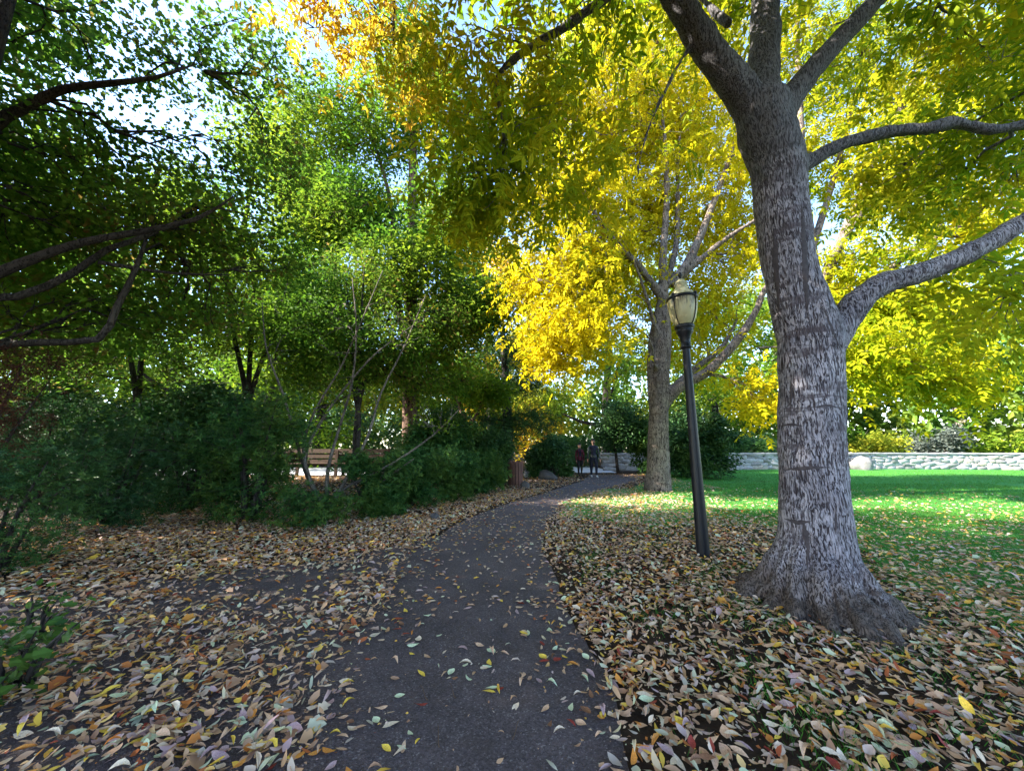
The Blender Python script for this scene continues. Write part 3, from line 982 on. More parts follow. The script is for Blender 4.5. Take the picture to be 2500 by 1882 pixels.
gold_blobs = [C(1400, 790, d2 - 2.2, 1.5, 1.0, .85, .75), C(1340, 860, d2 - 2.0, 1.0, .8, .5, .3), C(1350, 680, d2 - 1.2, 2.0, 1.6, 1.8, 1.6), C(1500, 420, d2 + .8, 2.6, 1.6, 2.6, 2.2), C(1450, 200, d2, 3, 2, 2.4, 2.0), C(1700, 250, d2 + 1.4, 3.4, 1.6, 3, 2.4),
              C(1780, 560, d2 + 1, 1.8, 1.0, 1.8, 1.1), C(1700, 820, d2 + 1.2, 2.0, 1.0, 1.6, .9), C(1860, 960, d2 - 1.6, .7, .7, .7, .35), C(1640, 20, d2 + 1, 5, 3, 2.5, 2.4), C(1560, 300, d2 + 1.4, 2.4, 1.2, 2.2, 1.8),
              C(1380, 480, d2 - .5, 1.8, 1.4, 1.8, 1.4), C(1720, 450, d2 + .6, 2.2, 1.6, 2.0, 1.5), C(1500, 720, d2 + .8, 2.2, 1.2, 1.5, 1.2), C(1300, 250, d2 + .5, 2.2, 1.6, 2.4, 1.4), C(1560, 560, d2 + 1.4, 1.8, 1.0, 1.6, 1.3), C(1440, 620, d2 - .2, 1.5, 1.2, 1.4, .9), C(1740, 680, d2 + .8, 1.8, 1.2, 1.4, .9)]
plant('golden_ash_tree', 'golden yellow ash with a forked trunk and a low bough behind the lamp post', 'tree', (B2[0], d2, 0), gold_limbs, gold_blobs, 2500, 7, .42, .40,
      M['gold_leaf'], M['ash_bark_far'], 'pinnate_far', droop=.6, seed=21, trunk_voxel=.07, nind=300, r0=.0055, gap=.05, step=.4)

# ------------------------------------------------------------------ third ash, its trunk hidden by the big one, boughs fanning out to the right
d6 = 11.5
B6 = np.array((px(1992, 1150, d6)[0], d6, 0.0))
plant('fanning_ash_tree', 'lemon-green ash whose boughs fan out to the right behind the big trunk', 'tree', B6,
      [limb([B6 + (0, 0, -.05), px(1990, 1100, d6), px(1990, 950, d6), px(1985, 800, d6), px(1980, 640, d6), px(1960, 450, d6), px(1950, 200, d6), px(1945, 0, d6)], [.42, .34, .31, .29, .22, .16, .10, .05]),
       limb([px(1985, 780, d6), px(2040, 620, d6 - .2), px(2120, 430, d6 - .4), px(2230, 200, d6 - .6), px(2310, 20, d6 - .8)], [.17, .14, .11, .08, .04]),
       limb([px(1985, 740, d6), px(2060, 580, d6 - .5), px(2200, 400, d6 - 1), px(2360, 220, d6 - 1.5), px(2480, 60, d6 - 2)], [.15, .12, .09, .06, .03]),
       limb([px(1985, 820, d6), px(2100, 720, d6 - .6), px(2250, 600, d6 - 1.2), px(2420, 520, d6 - 1.8)], [.12, .10, .07, .03]),
       limb([px(1985, 600, d6), px(2040, 420, d6 + .2), px(2090, 220, d6 + .4), px(2130, 40, d6 + .4)], [.12, .09, .06, .03]),
       limb([px(1988, 880, d6), px(2090, 850, d6 - .8), px(2190, 870, d6 - 1.5), px(2300, 920, d6 - 2)], [.08, .065, .045, .015])],
      [C(2130, 860, d6 - 1.4, 1.6, 1.2, .9, 1.2), C(2290, 905, d6 - 1.6, 1.3, 1, .55, .7), C(2120, 660, d6 - .6, 1.9, 1.5, 1.4, 1.3), C(2290, 760, d6 - 1.2, 1.7, 1.4, 1.2, 1.2), C(2060, 350, d6 + .5, 2.6, 2, 2.4, 1.6), C(2250, 420, d6 - .8, 2.4, 1.8, 2.0, 1.7),
       C(2150, 120, d6, 3, 2, 2.2, 1.7), C(2400, 180, d6 - 1.2, 2.4, 1.8, 2.0, 1.5), C(2420, 560, d6 - 1.4, 1.6, 1.4, 1.5, 1.0), C(1930, 120, d6 + .8, 2.4, 2, 2.4, 1.2)],
      1350, 7, .42, .38, M['lemon_leaf'], M['ash_bark_far'], 'pinnate_far', droop=.6, seed=22, nind=200, r0=.0055, gap=.05, step=.4)

# ------------------------------------------------------------------ an ash standing behind the viewer, its orange boughs hanging into the top of the view
plant('orange_ash_tree', 'orange-brown ash boughs hanging down at the top of the view', 'tree', (-4.2, -1.6, 0),
      [limb([(-4.2, -1.6, -.05), (-4.1, -1.4, 2.5), (-3.6, -.6, 5.0), (-3.0, .6, 7.0), (-2.6, 2.2, 8.2)], [.30, .26, .22, .16, .09]),
       limb([(-3.7, -.9, 4.6), (-2.6, 1.2, 6.4), (-2.2, 3.2, 7.2), px(950, -40, 4.9), px(960, 110, 5.0)], [.14, .12, .09, .05, .015]),
       limb([(-2.6, 2.2, 7.1), px(800, -60, 4.6), px(780, 60, 4.9)], [.06, .04, .012]),
       limb([(-3.9, -1.2, 3.6), (-2.0, -2.5, 6.0), (0, -3, 7.6)], [.14, .10, .05]),
       limb([(-3.9, -1.2, 3.6), (-6.0, -2.5, 6.0), (-7.5, -3, 7.6)], [.14, .10, .05])],
      [C(960, 60, 5.0, .75, .7, .6, .8), C(1000, 190, 5.1, .5, .5, .35, .35), C(850, 50, 4.9, .7, .6, .5, .6), C(740, 0, 4.6, .55, .5, .4, .3), ((-3.2, -.6, 7.8), (3.6, 2.8, 1.4), 1.4)],
      150, 4.5, .36, .30, M['orange_leaf'], M['dark_bark'], 'pinnate_far', droop=.8, seed=31, nind=120, r0=.0036, gap=.1, ind_kind='pinnate',
      top=[((-3.6, -1.2, 8.4), (4.8, 3.4, 1.7), 9000, .24), ((-3.6, 1.8, 8.8), (4.4, 2.3, 1.4), 8000, .24), ((-1.0, -3.6, 7.2), (4.0, 2.4, 1.7), 6500, .24), ((-7.2, -3.2, 6.8), (3.2, 3.0, 2.2), 6500, .24)])  # leaf masses above the view, put in to shade path and ash trunk

# ------------------------------------------------------------------ maple reaching in from the left edge
mb = np.array((-7.4, 3.6, 0))
plant('maple_tree', 'dark-branched green maple reaching in from the left edge above the shrubs', 'tree', mb,
      [limb([mb + (0, 0, -.05), mb + (.1, 0, 1.2), mb + (.1, .1, 2.4), mb + (.3, .3, 4), mb + (.4, .4, 6), mb + (.3, .5, 8)], [.26, .22, .2, .16, .11, .05]),
       limb([mb + (.1, .1, 2.2), px(-120, 720, 4.3), px(60, 640, 4.4), px(200, 592, 4.5), px(330, 568, 4.6), px(480, 535, 4.8), px(570, 480, 5.0)], [.10, .075, .06, .05, .042, .03, .012]),
       limb([px(-120, 720, 4.3), px(40, 725, 4.6), px(180, 665, 4.7), px(260, 610, 4.8), px(400, 560, 5.1), px(470, 510, 5.3)], [.06, .05, .045, .04, .03, .01]),
       limb([mb + (.1, 0, 1.6), px(-60, 860, 5.0), px(90, 836, 5.0), px(240, 828, 5.0), px(285, 750, 5.0), px(330, 660, 5.0), px(360, 575, 5.1)], [.085, .06, .05, .046, .042, .034, .02]),
       limb([mb + (.3, .3, 3.6), px(-40, 330, 4.4), px(60, 265, 4.5), px(150, 220, 4.6), px(260, 205, 4.7), px(380, 190, 4.9), px(470, 160, 5.2)], [.10, .075, .065, .055, .045, .03, .01]),
       limb([px(240, 640, 4.7), px(330, 655, 5), px(430, 668, 5.3), px(560, 672, 5.6)], [.03, .026, .02, .008])],
      [C(150, 110, 5.2, 1.7, 1.1, 1.0, .7), C(430, 130, 5.6, 1.6, 1.1, .9, .75), C(120, 400, 5.4, 1.4, 1.2, .9, 1.2), C(640, 150, 6.0, 1.2, .9, .8, .8), C(400, 420, 6.0, 1.5, .9, .7, .8), C(350, 560, 5.7, 1.7, 1.0, .7, 1.5), C(580, 600, 6.2, 1.4, 1.0, .7, 1.1), C(200, 760, 5.9, 1.3, .8, .6, .9), C(660, 420, 6.4, 1.0, .9, .9, .8),
       C(450, 760, 6.5, 1.3, .8, .7, 1.0), C(80, 560, 5.2, 1.0, .8, .7, .7), ((mb[0] - 1.4, mb[1] - .6, 6.2), (2.6, 2.6, 1.6), .8)],
      2300, 7.5, .17, .085, M['maple_leaf'], M['dark_bark'], 'lobed', droop=.35, seed=41, nind=300, r0=.0028, gap=.0, step=.22,
      top=[((mb[0] - 2.0, mb[1] - 2.0, 7.6), (3.2, 3.2, 2.4), 9000, .22), ((mb[0] - 3.4, mb[1] + 1.6, 7.4), (2.6, 3.0, 2.2), 6000, .22), ((mb[0] - 2.4, mb[1] + .2, 9.8), (2.4, 3.0, 1.6), 6000, .22), ((mb[0], mb[1] - 3.4, 6.0), (3.4, 2.8, 2.2), 9000, .22), ((-10.6, 2.6, 4.8), (2.6, 3.2, 2.4), 7000, .22), ((-10.2, 7.0, 5.5), (2.4, 2.6, 2.6), 5500, .22), ((-11.8, 6.2, 4.0), (2.4, 2.6, 2.6), 5000, .22)])  # clumps mostly left of the view, added to stop sun dapples below

# ------------------------------------------------------------------ trees of the middle distance and background
def std_tree(name, label, x, y, h, r, leafm, bark, kind='simple', nt=260, per=14, size=.2, spread=.35, seed=1, low=.3, tr=None, gap=.15, group=None, lean=0.0, nlimb=5, droop=.35, flat=1.0):
    """a tree with a leaning trunk, a few main limbs and a crown of several overlapping masses"""
    rng = np.random.default_rng(seed)
    z = float(H(x, y)); tr = tr or h * .022
    b = np.array((x, y, z))
    P = [b + (0, 0, -.05)] + [b + (lean * h * t + rng.normal() * .012 * h, rng.normal() * .012 * h, h * t) for t in (.12, .3, .5, .7, .9)]
    lim = [limb(P, [tr * 1.25, tr, tr * .85, tr * .62, tr * .38, tr * .12])]
    blobs = []
    for k in range(nlimb + 2):
        a = k * 2.4 + rng.uniform(-.4, .4); t = low + (.92 - low) * (k + .5) / (nlimb + 2)
        q = r * (1.0 - .55 * max(0, (t - .5) * 2) ** 1.5) * rng.uniform(.55, .8)
        s = P[0] * (1 - t * .8) + P[-1] * t * .8
        c = b + (lean * h * t + math.cos(a) * q, math.sin(a) * q, h * (t + .04))
        if k < nlimb: lim.append(limb([s, s * .5 + c * .5 + (0, 0, -.02 * h), c], [tr * .42, tr * .28, tr * .08]))
        R = r * rng.uniform(.5, .7)
        blobs.append((c, (R, R, R * .7 * flat)))
    blobs.append((b + (lean * h, 0, h * .92), (r * .5, r * .5, h * .12)))
    return plant(name, label, 'tree', b, lim, blobs, nt, per, spread, size, leafm, bark, kind, droop=droop, seed=seed, gap=gap, r0=.008, step=.6, group=group)


d3 = 13.5
x3 = px(1003, 1000, d3)[0]
z3 = float(H(x3, d3))
t3 = np.array((x3, d3, z3))
plant('redwood_trunk_tree', 'tall tree with straight reddish-brown trunk rising behind the hedge', 'tree', t3,
      [limb([t3 + (0, 0, -.05), px(1000, 1120, d3), px(1000, 1000, d3), px(1003, 800, d3), px(1006, 600, d3), px(1008, 400, d3), px(1010, 200, d3), px(1010, 60, d3)], [.34, .29, .27, .25, .22, .17, .12, .05]),
       limb([px(1000, 850, d3), px(975, 760, d3 + .2), px(965, 640, d3 + .3), px(950, 480, d3 + .3), px(900, 300, d3 + .3)], [.17, .15, .12, .09, .04]),
       limb([px(1003, 720, d3), px(1080, 620, d3 - .4), px(1130, 500, d3 - .6)], [.09, .07, .03]),
       limb([px(1003, 980, d3), px(1065, 860, d3 - .3), px(1090, 700, d3 - .3)], [.08, .07, .04])],
      [C(900, 300, d3, 2.2, 1.8, 2.2, 1.5), C(1080, 300, d3, 2.2, 1.8, 2.4, 1.5), C(850, 520, d3, 2.0, 1.8, 1.5, 1.5), C(1120, 540, d3 - .5, 1.9, 1.8, 1.6, 1.5), C(980, 650, d3 - 1, 2.2, 1.2, 1.2, 1.5), C(1150, 760, d3 - .5, 1.6, 1.5, .9, 1.2), C(820, 760, d3 - .5, 1.7, 1.5, 1.0, 1.2),
       C(1000, 880, d3 - 1.2, 2.2, 1.0, .8, 1.2), C(970, 120, d3, 2.6, 2, 2.2, 1.3), C(770, 330, d3, 1.8, 1.5, 2.0, 1.2), C(720, 520, d3, 1.6, 1.4, 1.4, .9)],
      2100, 28, .45, .19, M['spring_leaf'], M['red_bark'], 'simple', droop=.3, seed=51, r0=.005, gap=.05, step=.4)

d4 = 17.0
t4 = px(1235, 1120, d4); t4[2] = float(H(t4[0], d4))
plant('yew_tree', 'dark spreading evergreen with drooping layered boughs behind the litter bin', 'tree', t4,
      [limb([t4 + (0, 0, -.05), px(1240, 1060, d4), px(1235, 960, d4), px(1230, 850, d4), px(1225, 760, d4)], [.30, .25, .2, .14, .05])],
      [C(1150, 960, d4, 2.0, 1.6, .7, 1), C(1290, 930, d4, 1.7, 1.6, .6, 1), C(1230, 850, d4, 1.9, 1.4, .7, 1), C(1200, 1030, d4 - .4, 2.2, 1.2, .8, 1.2), C(1310, 1030, d4, 1.3, 1.2, .6, .8), C(1170, 1080, d4, 1.6, 1.0, .5, .7)],
      440, 12, .26, .33, M['dark_leaf'], M['dark_bark'], 'strand', droop=.5, seed=52, r0=.006, gap=.05, step=.4)

d5 = 15.5
t5 = gp(1136, 1148, .45); t5 = np.array((px(1136, 1080, d5)[0], d5, float(H(px(1136, 1080, d5)[0], d5))))
plant('small_forked_tree', 'small tree with a sunlit orange-brown forked stem behind the hedge', 'tree', t5,
      [limb([t5 + (0, 0, -.05), px(1134, 1080, d5), px(1136, 1040, d5), px(1120, 980, d5), px(1100, 920, d5)], [.17, .15, .13, .09, .04]),
       limb([px(1136, 1045, d5), px(1165, 1010, d5), px(1185, 950, d5)], [.09, .07, .03])],
      [C(1110, 930, d5, 1.6, 1.2, .7, 1), C(1190, 960, d5, 1.3, 1.2, .7, 1)],
      200, 34, .24, .16, M['green_leaf'], M['red_bark'], 'simple', droop=.4, seed=53, r0=.006)



def understorey(label, x, d, blobs, nt, per, size, seed, mat='maple_leaf', kind='simple', tops=((-30, 700), (40, 640))):
    b = np.array((px(x, 1100, d)[0], d, float(H(px(x, 1100, d)[0], d))))
    lim = [limb([b + (0, 0, -.05), px(x + 4, 1000, d), px(x + dx * .5, (1000 + y) / 2, d), px(x + dx, y, d)], [.09, .075, .055, .015]) for dx, y in tops]
    plant('understorey_tree', label, 'tree', b, lim, blobs, nt, per, .2, size, M[mat], M['dark_bark'], kind, droop=.35, seed=seed, r0=.0035, gap=.1, step=.3)


understorey('slender dark green tree filling the shade behind the broad left shrubs', 330, 10.0, [C(150, 780, 10, 1.7, 1.2, 1.1, 1), C(420, 720, 10, 1.7, 1.2, 1.2, 1), C(330, 880, 9.6, 1.9, 1.0, .8, 1), C(250, 600, 10.5, 1.8, 1.2, 1.2, 1), C(80, 900, 10, 1.3, 1, .8, .7)], 700, 20, .13, 161)
understorey('slender green tree over the tall lance-leaved shrub', 600, 10.5, [C(600, 640, 10.5, 1.8, 1.2, 1.3, 1), C(720, 780, 10, 1.5, 1.0, 1.0, 1), C(560, 800, 10.2, 1.4, 1.0, 1.0, 1), C(480, 520, 11, 1.6, 1.2, 1.2, .8), C(680, 900, 10.5, 1.3, 1, .8, .7)], 700, 20, .13, 162, 'green_leaf', tops=((-60, 620), (30, 560), (100, 700)))
understorey('dark many-stemmed tree between the bench and the grey stems', 870, 11.2, [C(850, 700, 11, 1.6, 1.1, 1.2, 1), C(930, 840, 10.8, 1.7, .9, 1.0, 1), C(820, 900, 11, 1.5, .9, .8, .8), C(1060, 930, 11.5, 1.5, .9, .7, .8), C(1100, 800, 12, 1.4, 1, .8, .8)], 720, 20, .13, 163, 'maple_leaf', tops=((-70, 760), (-25, 680), (20, 640), (70, 760)))


def far_wood():
    rng = np.random.default_rng(170)
    pos = []
    for k in range(95):
        a = math.radians(-66 + 132 * (k + rng.uniform(-.4, .4)) / 95); r = rng.uniform(44, 60)
        h = rng.uniform(9, 17) if abs(a) > .12 else rng.uniform(7, 11)
        c = np.array((math.sin(a) * r, math.cos(a) * r, h * .5)); R = np.array((rng.uniform(2.5, 4.5), 2.5, h * .52))
        n = 380
        d = rng.normal(size=(n, 3)); d /= np.linalg.norm(d, axis=1)[:, None]
        q = c + d * rng.uniform(.55, 1.05, (n, 1)) * R
        pos.append(q[q[:, 2] > .1])
    pos = np.concatenate(pos); n = len(pos)
    R = frames(rng.normal(size=(n, 3)) + (0, 0, -.3), rng.normal(size=(n, 3)) * .6 + (0, 0, 1))
    foliage(pos, R, rng.uniform(.6, 1.2, n), 'simple', rng).build('far_wood', M['wood_leaf'], None, False, kind='stuff', label='distant mixed wood closing the view behind the park')['category'] = 'wood'


far_wood()

std_tree('broadleaf_tree', 'tall green tree far behind the maple boughs at left', -21, 22, 17, 5.5, M['green_leaf'], M['dark_bark'], nt=567, per=27, size=0.31, seed=61, tr=.3, low=.04)
std_tree('broadleaf_tree', 'bright yellow-green tree behind the red-brown trunk', -6.5, 25, 21, 5.5, M['lime_leaf'], M['dark_bark'], nt=580, per=25, size=0.31, seed=62, tr=.32, low=.04, gap=.2)
std_tree('broadleaf_tree', 'green leafy tree behind the bare grey shrub', -12.5, 18.5, 9.5, 4.0, M['green_leaf'], M['dark_bark'], nt=513, per=27, size=0.24, seed=63, tr=.2, low=.04)
std_tree('broadleaf_tree', 'tall yellow-green tree between the maple boughs and the red-brown trunk', -11.5, 22, 19, 5.0, M['lime_leaf'], M['dark_bark'], nt=620, per=36, size=.27, seed=73, tr=.3, low=.2, gap=.0)
std_tree('broadleaf_tree', 'tall airy green tree filling the sky above the maple boughs', -15.5, 19, 21, 5.0, M['spring_leaf'], M['dark_bark'], nt=620, per=34, size=.26, seed=74, tr=.3, low=.3, gap=.0)
std_tree('broadleaf_tree', 'low bright green tree seen between the left shrubs', -15, 28, 9, 6.0, M['teal_leaf'], M['dark_bark'], nt=513, per=25, size=0.33, seed=64, low=.04)
std_tree('broadleaf_tree', 'yellow tree behind the two walkers', 1.5, 40, 15, 6.0, M['lime_leaf'], M['dark_bark'], nt=513, per=23, size=0.45, seed=65, low=.04)
std_tree('broadleaf_tree', 'orange-tinged tree far behind the golden ash', -2.0, 34, 22, 6.0, M['orange_leaf'], M['dark_bark'], nt=486, per=23, size=0.42, seed=66, low=.04)
std_tree('broadleaf_tree', 'yellow-green tree behind the golden ash', 8.5, 32, 20, 7.0, M['lime_leaf'], M['dark_bark'], nt=621, per=23, size=0.42, seed=67, low=.04)
std_tree('broadleaf_tree', 'green tree behind the wall, next to the ash trunk', 18.5, 33, 16, 6.5, M['green_leaf'], M['dark_bark'], nt=567, per=25, size=0.39, seed=68, low=.04)
std_tree('broadleaf_tree', 'lime green tree behind the wall beyond the lawn', 29, 38, 20, 7.5, M['lime_leaf'], M['pale_bark'], nt=621, per=25, size=0.42, seed=69, low=.04)
std_tree('pale_trunk_tree', 'tree with a pale sunlit trunk above the wall at the right edge', 41, 33, 17, 5.5, M['green_leaf'], M['pale_bark'], nt=513, per=23, size=0.39, seed=70, low=.35, tr=.45, lean=-.05)
std_tree('broadleaf_tree', 'tall green tree closing the view at the far left edge', -31, 20, 15, 5.5, M['green_leaf'], M['dark_bark'], nt=405, per=25, size=0.39, seed=71, low=.04)
std_tree('broadleaf_tree', 'dark tall tree behind the yew', -3.5, 21.5, 13, 3.6, M['maple_leaf'], M['dark_bark'], nt=513, per=25, size=0.25, seed=72, low=.04)


# ------------------------------------------------------------------ shrubs
def shrub(name, label, base, r, h, leafm, bark, kind='whorl', nt=170, per=16, size=.09, spread=.09, seed=1, stems=7, droop=.1, group=None, gap=.05, ry=None, nind=0, cat='shrub', low=.05, shell=.3):
    rng = np.random.default_rng(seed)
    x, y = base[0], base[1]; b = np.array((x, y, float(H(x, y))))
    ry = ry or r
    lim = []
    for k in range(stems):
        a = k / stems * 2 * math.pi + rng.uniform(-.3, .3); q = rng.uniform(.3, .75)
        e = b + (math.cos(a) * r * q, math.sin(a) * ry * q, h * rng.uniform(.6, .85))
        lim.append(limb([b + (math.cos(a) * .08, math.sin(a) * .08, -.04), b * .55 + e * .45 + (0, 0, .06 * h), e], [.022 * h ** .5 + .008, .016 * h ** .5, .005]))
    blobs = [(b + (0, 0, h * .5), (r * .85, ry * .85, h * .46), 2.2)]
    blobs.append((b + (0, -ry * .25, h * .16), (r * .85, ry * .7, h * .17), 1.3))
    for k in range(6):
        a = k * 1.05 + rng.uniform(-.3, .3)
        blobs.append((b + (math.cos(a) * r * .55, math.sin(a) * ry * .55, h * rng.uniform(.25, .78)), (r * .45, ry * .45, h * .24), .8))
    return plant(name, label, cat, b, lim, blobs, nt, per, spread, size, leafm, bark, kind, droop=droop, seed=seed, gap=gap, r0=.0022, step=.2, group=group, crown='foliage', stem='stems', twigs='twigs', shell=shell, nind=nind, along=.2)


def gxy(x, y): return gp(x, y)[:2]


def fxy(x, d): return np.array((px(x, 1100, d)[0], d))


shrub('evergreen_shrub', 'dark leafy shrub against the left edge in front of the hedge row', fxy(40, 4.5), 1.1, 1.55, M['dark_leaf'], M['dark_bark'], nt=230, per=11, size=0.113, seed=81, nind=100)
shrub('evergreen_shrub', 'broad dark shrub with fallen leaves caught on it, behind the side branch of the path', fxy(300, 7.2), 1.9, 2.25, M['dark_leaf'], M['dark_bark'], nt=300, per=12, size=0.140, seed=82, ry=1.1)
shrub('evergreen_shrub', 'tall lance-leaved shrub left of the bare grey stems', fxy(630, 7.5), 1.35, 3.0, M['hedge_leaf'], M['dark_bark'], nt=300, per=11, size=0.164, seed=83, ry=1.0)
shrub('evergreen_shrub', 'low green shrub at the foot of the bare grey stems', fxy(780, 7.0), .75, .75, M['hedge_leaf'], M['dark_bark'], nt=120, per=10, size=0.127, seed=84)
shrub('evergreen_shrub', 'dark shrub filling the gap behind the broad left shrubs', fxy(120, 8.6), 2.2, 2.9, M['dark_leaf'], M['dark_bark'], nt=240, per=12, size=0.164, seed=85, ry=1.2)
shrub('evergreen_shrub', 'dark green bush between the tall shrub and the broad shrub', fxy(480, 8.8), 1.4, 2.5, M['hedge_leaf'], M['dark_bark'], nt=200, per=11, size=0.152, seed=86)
for k, (x, d, r, h, m, lab) in enumerate([(60, 10.5, 2.2, 3.6, 'dark_leaf', 'tall dark thicket bush at the left edge, behind the front shrubs'), (330, 9.6, 1.7, 3.2, 'hedge_leaf', 'tall dark thicket bush behind the broad dark shrub'),
                                           (520, 9.8, 1.5, 3.4, 'dark_leaf', 'tall dark thicket bush left of the lance-leaved shrub'), (1060, 12.6, 1.4, 2.6, 'hedge_leaf', 'tall thicket bush right of the red-brown trunk, behind the hedge'), (1160, 14.5, 1.6, 2.3, 'dark_leaf', 'dark thicket bush behind the last hedge bush')]):
    shrub('thicket_bush', lab, fxy(x, d), r, h, M[m], M['dark_bark'], 'simple', nt=260, per=56, size=.15, spread=.14, seed=180 + k, group='thicket bushes behind the hedge row', ry=1.1)
HG = 'clipped bushes of the hedge along the path'
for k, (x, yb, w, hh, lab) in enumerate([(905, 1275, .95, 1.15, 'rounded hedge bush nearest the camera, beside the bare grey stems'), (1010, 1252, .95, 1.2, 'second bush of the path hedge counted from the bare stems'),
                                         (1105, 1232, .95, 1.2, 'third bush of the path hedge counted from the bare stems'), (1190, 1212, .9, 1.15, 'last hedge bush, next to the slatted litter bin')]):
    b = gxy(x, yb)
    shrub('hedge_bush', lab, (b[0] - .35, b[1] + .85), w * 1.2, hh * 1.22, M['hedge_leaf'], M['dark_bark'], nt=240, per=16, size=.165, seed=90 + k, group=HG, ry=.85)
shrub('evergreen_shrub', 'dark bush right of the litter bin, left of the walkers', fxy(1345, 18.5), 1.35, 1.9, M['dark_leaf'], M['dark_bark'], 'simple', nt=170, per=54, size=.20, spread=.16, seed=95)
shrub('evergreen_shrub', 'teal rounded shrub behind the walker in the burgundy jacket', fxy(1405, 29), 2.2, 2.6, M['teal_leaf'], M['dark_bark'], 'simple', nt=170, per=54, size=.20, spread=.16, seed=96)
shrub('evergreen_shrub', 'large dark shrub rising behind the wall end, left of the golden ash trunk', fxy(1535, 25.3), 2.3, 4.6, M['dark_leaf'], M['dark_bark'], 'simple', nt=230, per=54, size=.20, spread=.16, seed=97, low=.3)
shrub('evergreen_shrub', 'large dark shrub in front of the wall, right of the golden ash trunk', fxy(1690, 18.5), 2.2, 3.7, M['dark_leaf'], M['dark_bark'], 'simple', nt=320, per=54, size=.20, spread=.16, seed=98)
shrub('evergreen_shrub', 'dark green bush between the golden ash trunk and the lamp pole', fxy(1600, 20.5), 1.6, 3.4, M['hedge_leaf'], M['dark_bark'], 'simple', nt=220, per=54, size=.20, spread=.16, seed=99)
for k, (x, d, r, h, m, lab) in enumerate([(1830, 28, 2.4, 3.0, 'teal_leaf', 'teal-green bush over the wall left of the ash trunk'), (2140, 27.5, 2.0, 2.6, 'lime_leaf', 'bright lime bush over the wall right of the ash trunk'),
                                          (2070, 30, 2.4, 3.6, 'green_leaf', 'green bush behind the lime bush over the wall'), (2290, 27.5, 2.0, 3.0, 'grey_leaf', 'grey-leaved bush over the wall'),
                                          (2420, 27.5, 2.4, 2.7, 'lime_leaf', 'yellow-green bush over the wall at the right edge'), (2520, 30, 3.0, 4.2, 'lime_leaf', 'tall pale green bush behind the wall at the right edge'), (1740, 30, 2.2, 3.0, 'teal_leaf', 'teal-green bush behind the dark shrub, over the wall'), (2230, 31, 2.6, 4.0, 'lime_leaf', 'tall lime bush behind the grey-leaved bush')]):
    shrub('wall_shrub', lab, fxy(x, d), r, h, M[m], M['grey_twig'], 'simple', nt=170, per=22, size=.27, spread=.18, seed=110 + k, group='bushes behind the stone wall')

# weeping purple maple at the left edge
wb = np.array((px(-60, 1000, 4.9)[0], 4.9, 0))
shrub('weeping_maple', 'brown-purple feathery weeping maple hanging at the left edge', (wb[0], wb[1]), 1.0, 3.3, M['purple_leaf'], M['dark_bark'], 'strand', nt=200, per=16, size=.14, seed=120, droop=1.0, spread=.1)

# bare grey shrub: arching stems with few leaves
gb = np.array((px(800, 1250, 8.2)[0], 8.2, 0.0))


def bare_shrub():
    rng = np.random.default_rng(130)
    d = 8.2
    lim = []
    for pts in [[(800, 1262), (850, 1160), (900, 1060), (930, 960), (985, 850), (1040, 720)], [(795, 1262), (760, 1180), (740, 1090), (770, 1000), (830, 900), (880, 790), (935, 660)],
                [(800, 1262), (830, 1200), (960, 1130), (1060, 1060), (1120, 1000)], [(790, 1262), (745, 1150), (720, 1060), (690, 960), (650, 850), (640, 740)],
                [(800, 1262), (800, 1150), (830, 1040), (860, 930), (870, 800), (860, 680)], [(790, 1262), (745, 1130), (790, 1020), (900, 880), (1000, 800)], [(805, 1262), (870, 1230), (940, 1170), (1010, 1120)]]:
        n = len(pts)
        lim.append(limb([np.array((gb[0] + rng.uniform(-.1, .1), d + rng.uniform(-.1, .1), -.04))] + [px(x, y, d + rng.uniform(-.25, .25)) for x, y in pts[1:]], np.linspace(.045, .010, n)))
    bl = [C(980, 780, d, .9, .6, .8, 1), C(830, 800, d, .9, .6, .8, 1), C(680, 860, d, .6, .5, .7, .6), C(1060, 1020, d, .6, .5, .5, .6), C(850, 980, d, .8, .5, .6, .8)]
    plant('bare_shrub', 'bare grey arching stems of a leggy shrub between hedge and tall shrub', 'shrub', (gb[0], d, 0), lim, bl, 230, 2.2, .08, .085, M['green_leaf'], M['grey_twig'], 'broad', seed=131, r0=.0035, step=.2, crown='foliage', stem='stems', twigs='twigs', gap=0)


bare_shrub()

# low leafy plant in the bottom left corner
shrub('ground_plant', 'low dark green leafy plant in the bottom left corner', gp(20, 1690)[:2], .42, .42, M['hedge_leaf'], M['dark_bark'], 'lobed', nt=60, per=4, size=.075, spread=.05, seed=140, stems=6, cat='plant', nind=60)
shrub('ground_plant', 'small dark green seedling plant beside the corner plant', gp(75, 1560)[:2], .16, .42, M['hedge_leaf'], M['dark_bark'], 'broad', nt=30, per=4, size=.06, spread=.04, seed=141, stems=4, cat='plant', nind=30)


